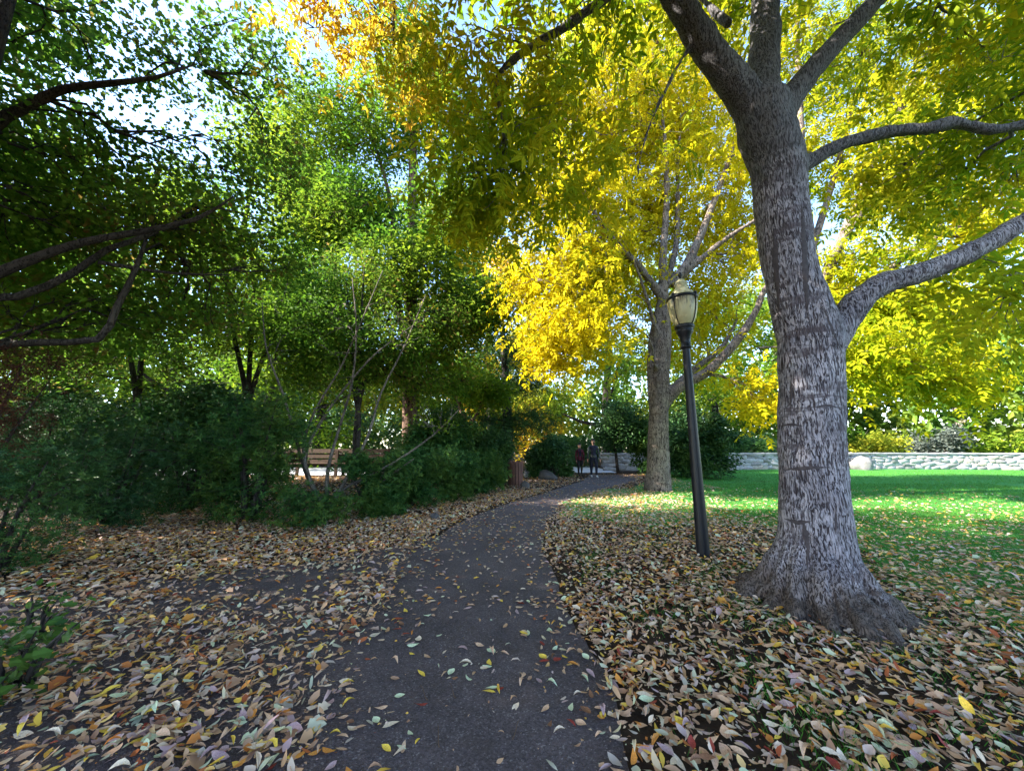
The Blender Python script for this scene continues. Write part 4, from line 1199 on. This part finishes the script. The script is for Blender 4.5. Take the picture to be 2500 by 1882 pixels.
# ------------------------------------------------------------------ lamp posts
def lamp():
    b = gp(1718, 1360)
    root = empty('lamp_post', b, 'tall black lamp post with dirty cream globe beside the big ash', 'lamp post')
    z0 = 3.19                                                  # seat of the globe
    Geo().lathe([(.083, -.08), (.083, .05), (.080, .3), (.073, 1.0), (.062, 2.0), (.053, z0 - .36), (.052, z0 - .30)], sides=28).build('pole', M['black_paint'], root, True)
    Geo().lathe([(.060, z0 - .31), (.078, z0 - .30), (.078, z0 - .27), (.066, z0 - .26), (.068, z0 - .20), (.085, z0 - .11), (.118, z0 - .06), (.120, z0 - .03), (.112, z0 - .02),
                 (.135, z0 + .00), (.140, z0 + .03), (.132, z0 + .05), (.05, z0 + .05)], sides=32).build('fitter', M['black_paint'], root, True)
    prof = [(0.104, z0 + .04), (0.135, z0 + .08), (0.167, z0 + .15), (0.189, z0 + .24), (0.203, z0 + .33), (0.206, z0 + .41), (0.203, z0 + .465)]
    Geo().lathe(prof, sides=40).build('globe', M['globe'], root, True)
    Geo().lathe([(0.203, z0 + .445), (0.219, z0 + .45), (0.221, z0 + .485), (0.203, z0 + .49), (0.200, z0 + .47)], sides=40).build('band', M['black_paint'], root, True)
    Geo().lathe([(0.200, z0 + .478), (0.191, z0 + .51), (0.167, z0 + .545), (0.131, z0 + .58), (0.101, z0 + .61), (0.086, z0 + .635), (0.081, z0 + .665), (0.088, z0 + .685), (0.092, z0 + .70), (0.079, z0 + .715), (0.065, z0 + .75), (0.045, z0 + .775), (0, z0 + .785)], sides=36).build('cap', M['old_cap'], root, True)
    Geo().lathe([(0.036, z0 + .775), (0.020, z0 + .79), (0.014, z0 + .81), (0.027, z0 + .83), (0.032, z0 + .855), (0.023, z0 + .885), (0.000, z0 + .91)], sides=16).build('finial', M['black_paint'], root, True)
    for k in range(4):
        a = math.radians(-58 + 90 * k)
        P = np.array([((r + .007) * math.cos(a), (r + .007) * math.sin(a), z) for r, z in prof])
        o = Geo().tube(P, [.008] * len(P), 6).build('rib', M['black_paint'], root, True)
        q = P[-1]
        Geo().lathe([(0, -.07), (.014, -.06), (.022, -.01), (.03, .03), (.02, .05), (0, .055)], q, 8).build('rib_boss', M['black_paint'], o, True)
    return root


lamp()
d7 = 20.5
t7 = np.array((px(1507, 1100, d7)[0], d7, 0.0))
plant('small_dark_tree', 'small dark-leaved tree with a black stem in front of the wall end', 'tree', t7,
      [limb([t7 + (0, 0, -.05), px(1506, 1130, d7), px(1502, 1090, d7), px(1500, 1040, d7)], [.10, .085, .075, .03]), limb([px(1503, 1095, d7), px(1530, 1060, d7), px(1560, 1030, d7)], [.05, .04, .015])],
      [C(1490, 1060, d7, 1.1, 1.0, .7, 1), C(1550, 1050, d7, 1.1, 1.0, .8, 1), C(1500, 1010, d7, 1.2, 1.0, .7, 1)], 170, 34, .2, .17, M['dark_leaf'], M['dark_bark'], 'simple', droop=.3, seed=57, r0=.005)


# ------------------------------------------------------------------ stone wall
def stone_mesh(seed):
    rng = np.random.default_rng(seed)
    n = 3
    V, idx, F = [], {}, []
    def vid(p):
        k = tuple(np.round(p, 4))
        if k not in idx: idx[k] = len(V); V.append(np.array(p, float))
        return idx[k]
    g = np.linspace(-1, 1, n)
    for ax in range(3):
        for s in (-1, 1):
            for i in range(n - 1):
                for j in range(n - 1):
                    q = []
                    for a, b in ((i, j), (i + 1, j), (i + 1, j + 1), (i, j + 1)):
                        p = [0, 0, 0]; p[ax] = s; p[(ax + 1) % 3] = g[a]; p[(ax + 2) % 3] = g[b]
                        q.append(vid(p))
                    F.append(q if s > 0 else q[::-1])
    V = np.array(V)
    nrm = np.linalg.norm(V, axis=1)[:, None]
    V = V * (.74 + .26 * 1.28 / nrm) * .5
    V += rng.normal(size=V.shape) * .06
    return mesh_data('stone', V, [np.array(F)], None, True)


def wall():
    ctr = np.array([px(x, 1147, d)[:2] for x, d in ((1474, 23.5), (1540, 23.6), (1640, 23.9), (1800, 24.6), (2000, 25.0), (2200, 25.0), (2400, 24.4), (2560, 23.4), (2700, 22.0))])
    P, _ = catmull(np.c_[ctr, np.zeros(len(ctr))], np.ones(len(ctr)), .4)
    seg = np.linalg.norm(np.diff(P[:, :2], axis=0), axis=1); S = np.concatenate([[0], np.cumsum(seg)])
    L = S[-1]
    root = empty('stone_wall', (P[0][0], P[0][1], 0), 'long low rubble stone wall along the far edge of the lawn', 'wall')
    base = np.array(root.location)

    def at(s):
        x, y = np.interp(s, S, P[:, 0]), np.interp(s, S, P[:, 1])
        e = .05
        t = np.array((np.interp(min(s + e, L), S, P[:, 0]) - np.interp(max(s - e, 0), S, P[:, 0]), np.interp(min(s + e, L), S, P[:, 1]) - np.interp(max(s - e, 0), S, P[:, 1])))
        return x, y, math.atan2(t[1], t[0])
    Hh = 1.04
    # core of mortar
    g = Geo(); rows = []
    ss = np.linspace(0, L, 70)
    for s in ss:
        x, y, a = at(s); nx, ny = -math.sin(a), math.cos(a)
        rows.append([(x - nx * .16, y - ny * .16, -.1), (x - nx * .16, y - ny * .16, Hh - .03), (x + nx * .2, y + ny * .2, Hh - .03), (x + nx * .2, y + ny * .2, -.1)])
    V = np.array(rows).reshape(-1, 3)
    F = []
    for i in range(len(ss) - 1):
        for k in range(4):
            a, b = i * 4 + k, i * 4 + (k + 1) % 4
            F.append((a, b, b + 4, a + 4))
    F += [(3, 2, 1, 0), tuple(len(V) - 4 + k for k in range(4))]
    g.add(V, [np.array(F)]).build('mortar_core', M['mortar'], root, False, base)
    rng = np.random.default_rng(150)
    ms = []
    for k in range(9):
        m = stone_mesh(k); m.materials.append(M[['stone', 'stone', 'stone_dark', 'stone', 'stone_warm', 'stone', 'stone', 'stone_dark', 'stone'][k]]); ms.append(m)
    hs = [.24, .21, .22, .19, .16]
    z = 0.0; cnt = 0
    for c, hh in enumerate(hs):
        s = -rng.uniform(0, .3)
        while s < L and cnt < 299:
            w = rng.uniform(.30, .80) * (1.0 if c < 4 else 1.15)
            x, y, a = at(min(max(s + w / 2, 0), L))
            nx, ny = -math.sin(a), math.cos(a)
            o = new_obj('stone', ms[int(rng.integers(0, len(ms)))], root)
            dz = rng.uniform(-.03, .03)
            o.location = (x - nx * .13 - base[0], y - ny * .13 - base[1], z + hh / 2 + dz)
            o.rotation_euler = (rng.uniform(-.1, .1) + (math.pi if rng.random() < .5 else 0), rng.uniform(-.22, .22), a)
            o.scale = (w * 1.05, .20 + rng.uniform(0, .05), hh * rng.uniform(.95, 1.45))
            s += w * rng.uniform(.96, 1.03); cnt += 1
        z += hh
    # coping
    g = Geo()
    rows = []
    for s in ss:
        x, y, a = at(s); nx, ny = -math.sin(a), math.cos(a); j = rng.uniform(-.012, .012)
        rows.append([(x - nx * .30, y - ny * .30, Hh - .02 + j), (x - nx * .29, y - ny * .29, Hh + .05 + j), (x + nx * .29, y + ny * .29, Hh + .05 + j), (x + nx * .30, y + ny * .30, Hh - .02 + j)])
    V = np.array(rows).reshape(-1, 3)
    g.add(V, [np.array(F)]).build('coping', M['stone'], root, False, base)


wall()


def boulder(label, x, y, w, h, seed, mat, z=0.0, sy=.8):
    rng = np.random.default_rng(seed)
    import bmesh
    bm = bmesh.new()
    bmesh.ops.create_icosphere(bm, subdivisions=3, radius=1)
    o = rng.uniform(-50, 50, 3)
    for v in bm.verts:
        k = 1 + .35 * noise.noise(v.co * 1.1 + Vector(o)) + .12 * noise.noise(v.co * 3 + Vector(o))
        c = v.co * k
        c.z = max(c.z, -.45)
        v.co = Vector((c.x * w / 2, c.y * w / 2 * sy, (c.z + .35) * h / 1.35))
    me = bpy.data.meshes.new('boulder'); bm.to_mesh(me); bm.free()
    for p in me.polygons: p.use_smooth = True
    me.materials.append(M[mat])
    ob = new_obj('boulder', me, None, label, 'boulder')
    ob.location = (x, y, z)


p = gp(1792, 1150); boulder('grey boulder standing against the wall near the dark shrub', p[0], 23.75, .95, .95, 1, 'stone_dark')
p = gp(2105, 1145); boulder('pale upright boulder against the wall right of the ash trunk', p[0] * 24.3 / p[1], 24.3, 1.2, .92, 2, 'boulder_stone')
p = gp(1282, 1192); boulder('small round rock at the foot of the litter bin', p[0], p[1], .34, .26, 3, 'rock')
p = gp(1288, 1168); boulder('pale squarish rock behind the litter bin', p[0], p[1] + .6, .38, .42, 4, 'stone_dark')
p = gp(1335, 1170); boulder('low brown rock under the dark bush by the walkers', p[0], p[1], .9, .4, 5, 'rock')
p = gp(1300, 1165); boulder('flat rock half buried beside the path bend', p[0] + .2, p[1] + .9, .6, .3, 6, 'rock')
p = gp(1063, 1268); boulder('small grey stone lying in the leaves below the hedge', p[0], p[1], .2, .13, 7, 'rock')


# ------------------------------------------------------------------ slatted litter bin
def litter_bin():
    b = gp(1258, 1186)
    root = empty('litter_bin', b, 'reddish-brown slatted litter bin at the end of the hedge', 'litter bin')
    Geo().lathe([(0, .06), (.24, .06), (.24, .84), (.22, .84), (.22, .10), (0, .10)], sides=24).build('liner', M['black_paint'], root, True)
    me = None
    for k in range(14):
        a = k / 14 * 2 * math.pi
        if me is None:
            o = Geo().box((0, 0, .455), (.105, .03, .91), .008).build('slat', M['bin_wood'], root)
            me = o.data
        else: o = new_obj('slat', me, root)
        o.location = (.275 * math.cos(a), .275 * math.sin(a), (k * 7 % 3) * .006)
        o.rotation_euler.z = a + math.pi / 2
    for z in (.2, .72):
        Geo().lathe([(.241, z - .02), (.258, z - .02), (.258, z + .02), (.241, z + .02)], sides=28).build('hoop', M['black_paint'], root, True)


litter_bin()


# ------------------------------------------------------------------ wooden bench behind the shrubs
def bench():
    d = 12.4
    xa, xb = px(700, 1100, d)[0], px(952, 1100, d)[0]
    z = .45; L = xb - xa; xc = (xa + xb) / 2
    root = empty('bench', (xc, d, z), 'brown wooden slatted bench seen from behind through the shrubs', 'bench')
    def board(name, c, s):
        Geo().box((0, 0, 0), (s[1], s[2], s[0]), .008).build(name, M['wood'], root)
        o = root.children[-1]
        o.location = c; o.rotation_euler = (0, math.pi / 2, 0) if False else (math.pi / 2, 0, math.pi / 2)
        return o
    for k in range(3):
        g = Geo().box((0, 0, 0), (L, .045, .135)); o = g.build('back_slat', M['wood'], root); o.location = (0, .0, .55 + .165 * k); o.rotation_euler.x = -.12
    for k in range(4):
        g = Geo().box((0, 0, 0), (L, .11, .04)); o = g.build('seat_slat', M['wood'], root); o.location = (0, .12 + .125 * k, .44)
    for s in (-.46, 0, .46):
        o = Geo().box((0, 0, .45), (.09, .07, .95)).build('post', M['wood'], root); o.location = (s * L, -.065, -.02)
        o = Geo().box((0, 0, .2), (.09, .07, .44)).build('leg', M['wood'], root); o.location = (s * L, .48, -.02)
        o = Geo().box((0, .22, .385), (.07, .5, .06)).build('bearer', M['wood'], root); o.location = (s * L, 0, 0)


bench()


# ------------------------------------------------------------------ the two walkers
def walker(name, label, loc, h, jacket, top, trousers, shoe, hair, step, beard=False, bun=False, open_jacket=False, broad=1.0):
    s = h / 1.75
    root = empty(name, loc, label, 'person')
    mats = [plain(name + '_' + k, c, rough=.8, var=.12, scale=20) for k, c in (('skin', (.42, .24, .17)), ('top', top), ('trousers', trousers), ('shoe', shoe), ('jacket', jacket))]
    V, E, R = [], [], []
    def v(p, r): V.append(Vector(p) * s); R.append(r * s); return len(V) - 1
    def chain(start, pts):
        a = start
        for p, r in pts:
            b = v(p, r); E.append((a, b)); a = b
        return a
    w = broad
    pel = v((0, 0, .95), .135)
    chest = chain(pel, [((0, 0, 1.08), .125 * w), ((0, -.01, 1.25), .145 * w), ((0, 0, 1.38), .13 * w)])
    neck = chain(chest, [((0, 0, 1.46), .065), ((0, -.01, 1.52), .055), ((0, -.015, 1.58), .075), ((0, -.02, 1.655), .092), ((0, -.01, 1.72), .062)])
    for sd, ph in ((-1, step), (1, -step)):
        chain(chest, [((sd * .15 * w, 0, 1.395), .075), ((sd * .20 * w, 0, 1.36), .066), ((sd * .245 * w, .03 * ph, 1.10), .052), ((sd * .255 * w, -.10 * ph - .03, .88), .042), ((sd * .255 * w, -.13 * ph - .04, .83), .034), ((sd * .255 * w, -.14 * ph - .05, .775), .036)])
        chain(pel, [((sd * .09, 0, .90), .112), ((sd * .10, -.06 * ph, .68), .096), ((sd * .10, -.10 * ph - .02, .50), .08), ((sd * .10, -.10 * ph + .06 * abs(ph), .28), .06), ((sd * .10, -.16 * ph + .05, .085), .045), ((sd * .105, -.16 * ph - .03, .045), .042), ((sd * .11, -.16 * ph - .14, .035), .034)])
    # fingers and thumb, rooted in the palm
    for sd, ph in ((-1, step), (1, -step)):
        hx, hy = sd * .255 * w, -.14 * ph - .05
        near = min(range(len(V)), key=lambda i: (V[i] - Vector((hx, hy, .775)) * s).length)
        for k, L in enumerate((.060, .072, .068, .05)):
            y = hy - .030 + k * .020
            chain(near, [((hx, y, .735), .0095), ((hx - sd * .006, y - .004, .735 - L * .55), .009), ((hx - sd * .02, y - .006, .735 - L), .0075)])
        chain(near, [((hx - sd * .012, hy - .042, .765), .011), ((hx - sd * .022, hy - .058, .735), .009)])
    me = bpy.data.meshes.new('body'); me.from_pydata([tuple(q) for q in V], E, [])
    t = bpy.data.objects.new('tmp', me); COL.objects.link(t)
    sk = t.modifiers.new('skin', 'SKIN'); sk.use_smooth_shade = True
    for i, r in enumerate(R):
        t.data.skin_vertices[0].data[i].radius = (r, r * (.72 if (1.0 * s < V[i].z < 1.42 * s and abs(V[i].x) < .1) else 1.0))
        t.data.skin_vertices[0].data[i].use_root = (i == 0)
    sb = t.modifiers.new('sub', 'SUBSURF'); sb.levels = 1; sb.render_levels = 1
    dg = bpy.context.evaluated_depsgraph_get()
    out = bpy.data.meshes.new_from_object(t.evaluated_get(dg)); out.name = 'body'
    bpy.data.objects.remove(t)
    out.materials.clear()
    for m in mats: out.materials.append(m)
    for p in out.polygons:
        c = p.center / s
        if c.z > 1.49 or (c.z < .84 and abs(c.x) > .21): k = 0
        elif c.z < .10: k = 3
        elif c.z < .96 and abs(c.x) < .21: k = 2
        elif open_jacket: k = 1 if (abs(c.x) < .06 and c.y < 0) else 4
        else: k = 4 if (abs(c.x) > .16 * w or c.z < 1.02) else 1
        p.material_index = k; p.use_smooth = True
    new_obj('body', out, root)
    def blob(nm, c, r, mat, par=root, cut=None):
        import bmesh
        bm = bmesh.new(); bmesh.ops.create_uvsphere(bm, u_segments=14, v_segments=9, radius=1)
        for q in bm.verts: q.co = Vector((q.co.x * r[0], q.co.y * r[1], q.co.z * r[2]))
        m2 = bpy.data.meshes.new(nm); bm.to_mesh(m2); bm.free(); m2.materials.append(mat)
        for p in m2.polygons: p.use_smooth = True
        o = new_obj(nm, m2, par); o.location = Vector(c) * s; o.scale = (s, s, s); return o
    hm = plain(name + '_hair', hair, rough=.7, var=.2)
    hd = blob('hair', (0, .018, 1.705), (.088, .098, .075), hm)
    if bun: blob('hair_bun', (0, .01, .085), (.05, .05, .045), hm, hd)
    for sd in (-1, 1):
        blob('eye', (sd * .034, -.098, 1.665), (.013, .008, .009), hm)
        blob('ear', (sd * .090, 0, 1.645), (.012, .024, .034), mats[0])
    blob('nose', (0, -.112, 1.635), (.014, .02, .026), mats[0])
    blob('mouth', (0, -.094, 1.592), (.028, .010, .007), plain(name + '_lip', (.30, .12, .10)))
    if beard: blob('beard', (0, -.058, 1.572), (.062, .046, .046), hm)
    if open_jacket:
        for sd in (-1, 1):
            P = np.array([(sd * .055, -.118, 1.42), (sd * .075, -.135, 1.25), (sd * .085, -.140, 1.05), (sd * .10, -.142, .86)]) * s
            Geo().tube(P, np.array([.02, .026, .028, .022]) * s, 6).build('jacket_lapel', mats[4], root, True)
        # skirt of the jacket over the hips
        Geo().lathe([(.150, 1.06), (.165, .95), (.175, .84), (.168, .84), (.145, 1.06)], sides=20).build('jacket_hem', mats[4], root, True).scale = (s, s * .8, s)
    else:
        Geo().lathe([(.150, 1.02), (.155, .95), (.152, .90), (.145, .90), (.140, 1.02)], sides=20).build('jersey_hem', mats[4], root, True).scale = (s, s * .85, s)
    return root


pw, pm = gp(1417, 1161), gp(1451, 1165)
walker('person', 'walker in open burgundy jacket and black trousers on the path', pw, 1.63, (.10, .012, .028), (.012, .013, .03), (.012, .012, .016), (.02, .018, .018), (.010, .008, .008), .7, bun=True, open_jacket=True, broad=.9)
walker('person', 'taller walker in navy and grey jersey, dark jeans and white shoes', pm, 1.84, (.055, .06, .062), (.010, .011, .030), (.012, .015, .032), (.62, .62, .64), (.03, .022, .018), -.8, beard=True, broad=1.05)


# ------------------------------------------------------------------ fallen leaves
CURLS = [curl_leaf(s, w=[.19, .15, .22, .12, .28, .17, .20, .33, .14, .24][s], curl=[.25, .3, .15, .4, .2, .5, .1, .3, .35, .2][s], fold=[.08, .12, .05, .1, .02, .16, .06, .1, .0, .1][s]) for s in range(10)]


def low_curl(V):
    """the same curled leaf with fewer rows, for leaves farther off"""
    k = [0, 1, 2, 3, 7, 8, 9, 13]
    return V[k], [np.array([(0, 2, 1), (0, 3, 2), (4, 5, 7), (5, 6, 7)]), np.array([(1, 2, 5, 4), (2, 3, 6, 5)])]


LOWS = [low_curl(c[0]) for c in CURLS]


def wall_y(x): return 23.2


def noise2(x, y, sc, off=0.0):
    return np.array([noise.noise(Vector((a * sc + off, b * sc, off * .7))) for a, b in zip(x, y)])


def litter():
    rng = np.random.default_rng(200)
    bands = [(1.2, 4.0, -7, 8, 980), (4.0, 8.0, -10, 13, 620), (8.0, 13.0, -9, 15, 340), (13.0, 23.0, -3, 26, 130)]
    px_, py_, ps = [], [], []
    for y0, y1, x0, x1, dens in bands:
        n = int((y1 - y0) * (x1 - x0) * dens)
        x, y = rng.uniform(x0, x1, n), rng.uniform(y0, y1, n)
        a, b = xl(y), xr(np.minimum(y, RE[-1, 1]))
        nz = noise2(x, y, .9, 3.0) + .5 * noise2(x, y, 2.6, 9.0)
        on = (x > a) & (x < b)
        left, right = x <= a, x >= b
        q = np.zeros(n)
        # main path: a sprinkle, thicker at its edges
        edge = np.minimum(x - a, b - x)
        q = np.where(on, .026 + .20 * np.exp(-np.maximum(edge, 0) / .18) + .05 * (nz > .25) + .07 * sstep(3, 6, y), q)
        # left: drifts over the side branch with the asphalt showing through
        far = np.interp(x, LEFT_FAR[:, 0], LEFT_FAR[:, 1])
        br = (y < far) & (y < far - .15)
        inner = (y > far - 1.15) & br & (x < -1.2)
        ql = np.where(br, np.clip(.66 + .8 * nz, .10, 1), 1.0)
        ql = np.where(inner, np.clip(.26 + .6 * nz, .06, .8), ql)
        ql *= np.clip(.35 + (a - x) / .35, .35, 1.0)
        q = np.where(left, ql, q)
        # right: deep by the path and the ash, thinning out over the lawn
        dx = x - b
        thin = np.clip(1.15 - sstep(5.0, 9.0, y) * .35 * sstep(3.0, 6.0, x) - .75 * sstep(10.5, 14.5, y) - .8 * sstep(14.5, 18, y), .0, 1)
        thin = thin * (1 - .72 * sstep(3.4, 6.0, x) * sstep(3.2, 6.5, y)) * (1 - .55 * sstep(8.5, 10.5, y) * sstep(5.5, 7.5, x))
        qr = thin * np.clip(.82 + .55 * nz, .22, 1)
        qr = np.where((y > 13) & (x < 7.5), np.clip(.75 + .5 * nz, .1, 1) * (1 - sstep(19, 21, y)), qr)
        q = np.where(right, qr, q)
        k = rng.uniform(0, 1, n) < q
        x, y = x[k], y[k]
        px_.append(x); py_.append(y)
        ps.append((.030 + .068 * rng.beta(2.0, 2.2, len(x))) * (1.0 if y0 < 8 else 1.1))
    x, y, s = np.concatenate(px_), np.concatenate(py_), np.concatenate(ps)
    # keep clear of the trunks and of ground nobody can see
    k = (np.abs(x) < 1.45 * y + 1.8) & (np.hypot(x - B1[0], y - B1[1]) > .48) & (np.hypot(x - B2[0], y - B2[1]) > .5)
    x, y, s = x[k], y[k], s[k]
    n = len(x)
    deep = ~((x > xl(y)) & (x < xr(y)))
    z = H(x, y) + .010 + np.where(deep, rng.uniform(0, .045, n), rng.uniform(0, .006, n))
    az = rng.uniform(0, 2 * math.pi, n)
    tilt = np.where(deep, .30, .10)
    d = np.stack([np.cos(az), np.sin(az), rng.normal(size=n) * tilt], -1)
    nr = rng.normal(size=(n, 3)) * np.where(deep, .30, .10)[:, None]; nr[:, 2] = 1
    R = frames(d, nr)
    pos = np.stack([x, y, z], -1)
    # the 300 that show largest are single leaves
    X, Y, Z = project(pos)
    ok = (X > 20) & (X < 2480) & (Y > 20) & (Y < 1870)
    score = np.where(ok, s / Z, -1) * np.where((x > xl(y)) & (x < xr(y)), 1.5, 1.0)
    pick = np.argsort(-score)[:300]
    kinds = ['tan', 'pale', 'green', 'yellow', 'orange', 'mauve', 'brown', 'red']
    words = {'tan': 'tan', 'pale': 'cream', 'green': 'pale green', 'yellow': 'yellow', 'orange': 'orange', 'mauve': 'mauve-grey', 'brown': 'dark brown', 'red': 'dark red'}
    ms = {}
    for q, i in enumerate(pick):
        kd = kinds[int(rng.choice(8, p=[.26, .17, .16, .11, .09, .11, .06, .04]))]
        v = int(rng.integers(0, len(CURLS)))
        if (kd, v) not in ms:
            ms[kd, v] = mesh_data('fallen_leaf', CURLS[v][0], CURLS[v][1], M['fall_' + kd], True)
        where = 'on the bare asphalt of the path' if xl(y[i]) < x[i] < xr(y[i]) else ('in the drift left of the path' if x[i] < xl(y[i]) else 'in the litter right of the path')
        o = new_obj('fallen_leaf', ms[kd, v], None, f'{words[kd]} fallen leaf lying {where} near the camera', 'leaf', f'{words[kd]} leaves {where}')
        o.matrix_basis = Matrix.Translation(Vector(pos[i])) @ Matrix(R[i].tolist()).to_4x4() @ Matrix.Diagonal((s[i], s[i], s[i], 1))
    rest = np.ones(n, bool); rest[pick] = False
    g = Geo()
    close = rest & (pos[:, 1] < 2.2)
    near = rest & (pos[:, 1] < 3.6) & ~close
    w = rng.integers(0, len(CURLS), n)
    for k in range(len(CURLS)):
        m = close & (w == k)
        if m.any(): g.add(*inst(CURLS[k][0], CURLS[k][1], pos[m], R[m], s[m]))
        m = near & (w == k)
        if m.any(): g.add(*inst(LOWS[k][0], LOWS[k][1], pos[m], R[m], s[m]))
    m = rest & ~near & ~close
    g.add(*inst(T_LEAF * np.array((1, 1.2, 1.6)), F_LEAF, pos[m], R[m], s[m]))
    nb = 1100                                                  # broad lobed leaves from the maples, mostly left
    bx = np.where(rng.random(nb) < .7, rng.uniform(-6, -.6, nb), rng.uniform(1.6, 7, nb)); by = rng.uniform(1.9, 8, nb)
    az = rng.uniform(0, 6.28, nb)
    nr2 = rng.normal(size=(nb, 3)) * .3; nr2[:, 2] = 1
    R2 = frames(np.stack([np.cos(az), np.sin(az), rng.normal(size=nb) * .25], -1), nr2)
    k = ~((bx > xl(by)) & (bx < xr(by)))
    g.add(*inst(LEAFT['lobed'][0][0] * np.array((1, 1.1, 1.3)), LEAFT['lobed'][0][1], np.stack([bx, by, H(bx, by) + .045], -1)[k], R2[k], rng.uniform(.05, .10, nb)[k]))
    nb = 9000                                                  # crumbled bits between the leaves and along the path
    by = 1.6 + 7 * rng.random(nb) ** 1.4; bx = rng.uniform(-1, 1, nb) * (1.3 * by + 1)
    e = np.minimum(np.abs(bx - xl(by)), np.abs(bx - xr(by)))
    k = ~((bx > xl(by)) & (bx < xr(by))) | (rng.random(nb) < .12 + .8 * np.exp(-e / .08))
    az = rng.uniform(0, 6.28, nb)
    nr2 = rng.normal(size=(nb, 3)) * .4; nr2[:, 2] = 1
    R2 = frames(np.stack([np.cos(az), np.sin(az), rng.normal(size=nb) * .3], -1), nr2)
    g.add(*inst(T_SIMPLE * np.array((1, 1.5, 1.5)), F_SIMPLE, np.stack([bx, by, H(bx, by) + rng.uniform(.010, .03, nb)], -1)[k], R2[k], rng.uniform(.008, .026, nb)[k]))
    g.build('leaf_litter', M['litter'], None, True, kind='stuff', label='thick litter of tan, yellow and mauve fallen leaves', )['category'] = 'leaves'
    print('litter leaves', n)


litter()

# single leaves caught on the shrubs
rng = np.random.default_rng(210)

# twigs dropped on the path
for k, (x, y, L, lab) in enumerate([(1035, 1695, .13, 'thin pale twig lying left on the bare path'), (1105, 1690, .12, 'dark twig across the middle of the path'), (1260, 1785, .12, 'thin brown twig lying low on the path'),
                                    (1070, 1800, .13, 'straight little twig near the bottom of the path'), (850, 1745, .16, 'long twig at the edge of the left drift')]):
    p = gp(x, y); a = rng.uniform(0, 3)
    P = np.array([(math.cos(a) * t * L, math.sin(a) * t * L + .012 * math.sin(t * 5), .012 + .004 * math.sin(t * 4)) for t in np.linspace(-.5, .5, 6)]) + (p[0], p[1], 0)
    Geo().tube(P, np.linspace(.003, .0015, 6), 5).build('twig', M['twig'], None, True, label=lab, cat='twig')


# ------------------------------------------------------------------ grass
def grass():
    rng = np.random.default_rng(220)
    pos, hs = [], []
    for y0, y1, x0, x1, dens, hh in [(1.4, 4.5, .2, 8, 1700, .065), (4.5, 9, .5, 13, 1000, .065), (9, 15, 2.5, 19, 420, .06), (15, 23.3, 5, 34, 110, .07)]:
        n = int((y1 - y0) * (x1 - x0) * dens)
        x, y = rng.uniform(x0, x1, n), rng.uniform(y0, y1, n)
        nz = noise2(x, y, 1.6, 20.0) + .4 * noise2(x, y, 5, 7.0)
        b = xr(np.minimum(y, RE[-1, 1]))
        q = np.clip((.16 + .25 * sstep(2.6, 4.5, x) + nz * 1.2), 0, 1) * sstep(.15, .7, x - b)
        q = np.where((x > 3.8 + .0 * y) & (y > 4.5), np.clip(q + .55 * sstep(3.8, 7, x), 0, 1), q)
        q = np.where((y > 13.2) & (x < 4.6 + .55 * (y - 13.2)), 0, q)
        q = np.where(y > 13.5, np.maximum(q, np.where(x > 5 + .55 * (y - 13.2), .9, 0)), q)
        k = (rng.uniform(0, 1, n) < q) & (np.hypot(x - B1[0], y - B1[1]) > .5) & (x < y * 1.45 + 1.5)
        pos.append(np.stack([x[k], y[k], np.full(k.sum(), .003)], -1)); hs.append(hh * rng.uniform(.5, 1.3, k.sum()))
    pos, hs = np.concatenate(pos), np.concatenate(hs)
    n = len(pos)
    az = rng.uniform(0, 2 * math.pi, n)
    d = np.stack([np.cos(az) * .55, np.sin(az) * .55, np.ones(n)], -1)
    R = frames(d, np.stack([-np.sin(az), np.cos(az), rng.normal(size=n) * .3], -1))
    g = Geo()
    k = pos[:, 1] > 7
    T = np.array([(0, .035, 0), (0, -.035, 0), (.6, -.025, -.04), (.6, .025, -.04), (1, 0, -.16)])
    g.add(*inst(T, [np.array([(0, 1, 2, 3)]), np.array([(3, 2, 4)])], pos[~k], R[~k], hs[~k]))
    g.add(*inst(np.array([(0, .09, 0), (0, -.09, 0), (1, 0, -.1)]), [np.array([(0, 1, 2)])], pos[k], R[k], hs[k]))
    g.build('grass', M['grass'], None, False, kind='stuff', label='short green grass blades between the fallen leaves')['category'] = 'grass'
    print('grass', n)


grass()
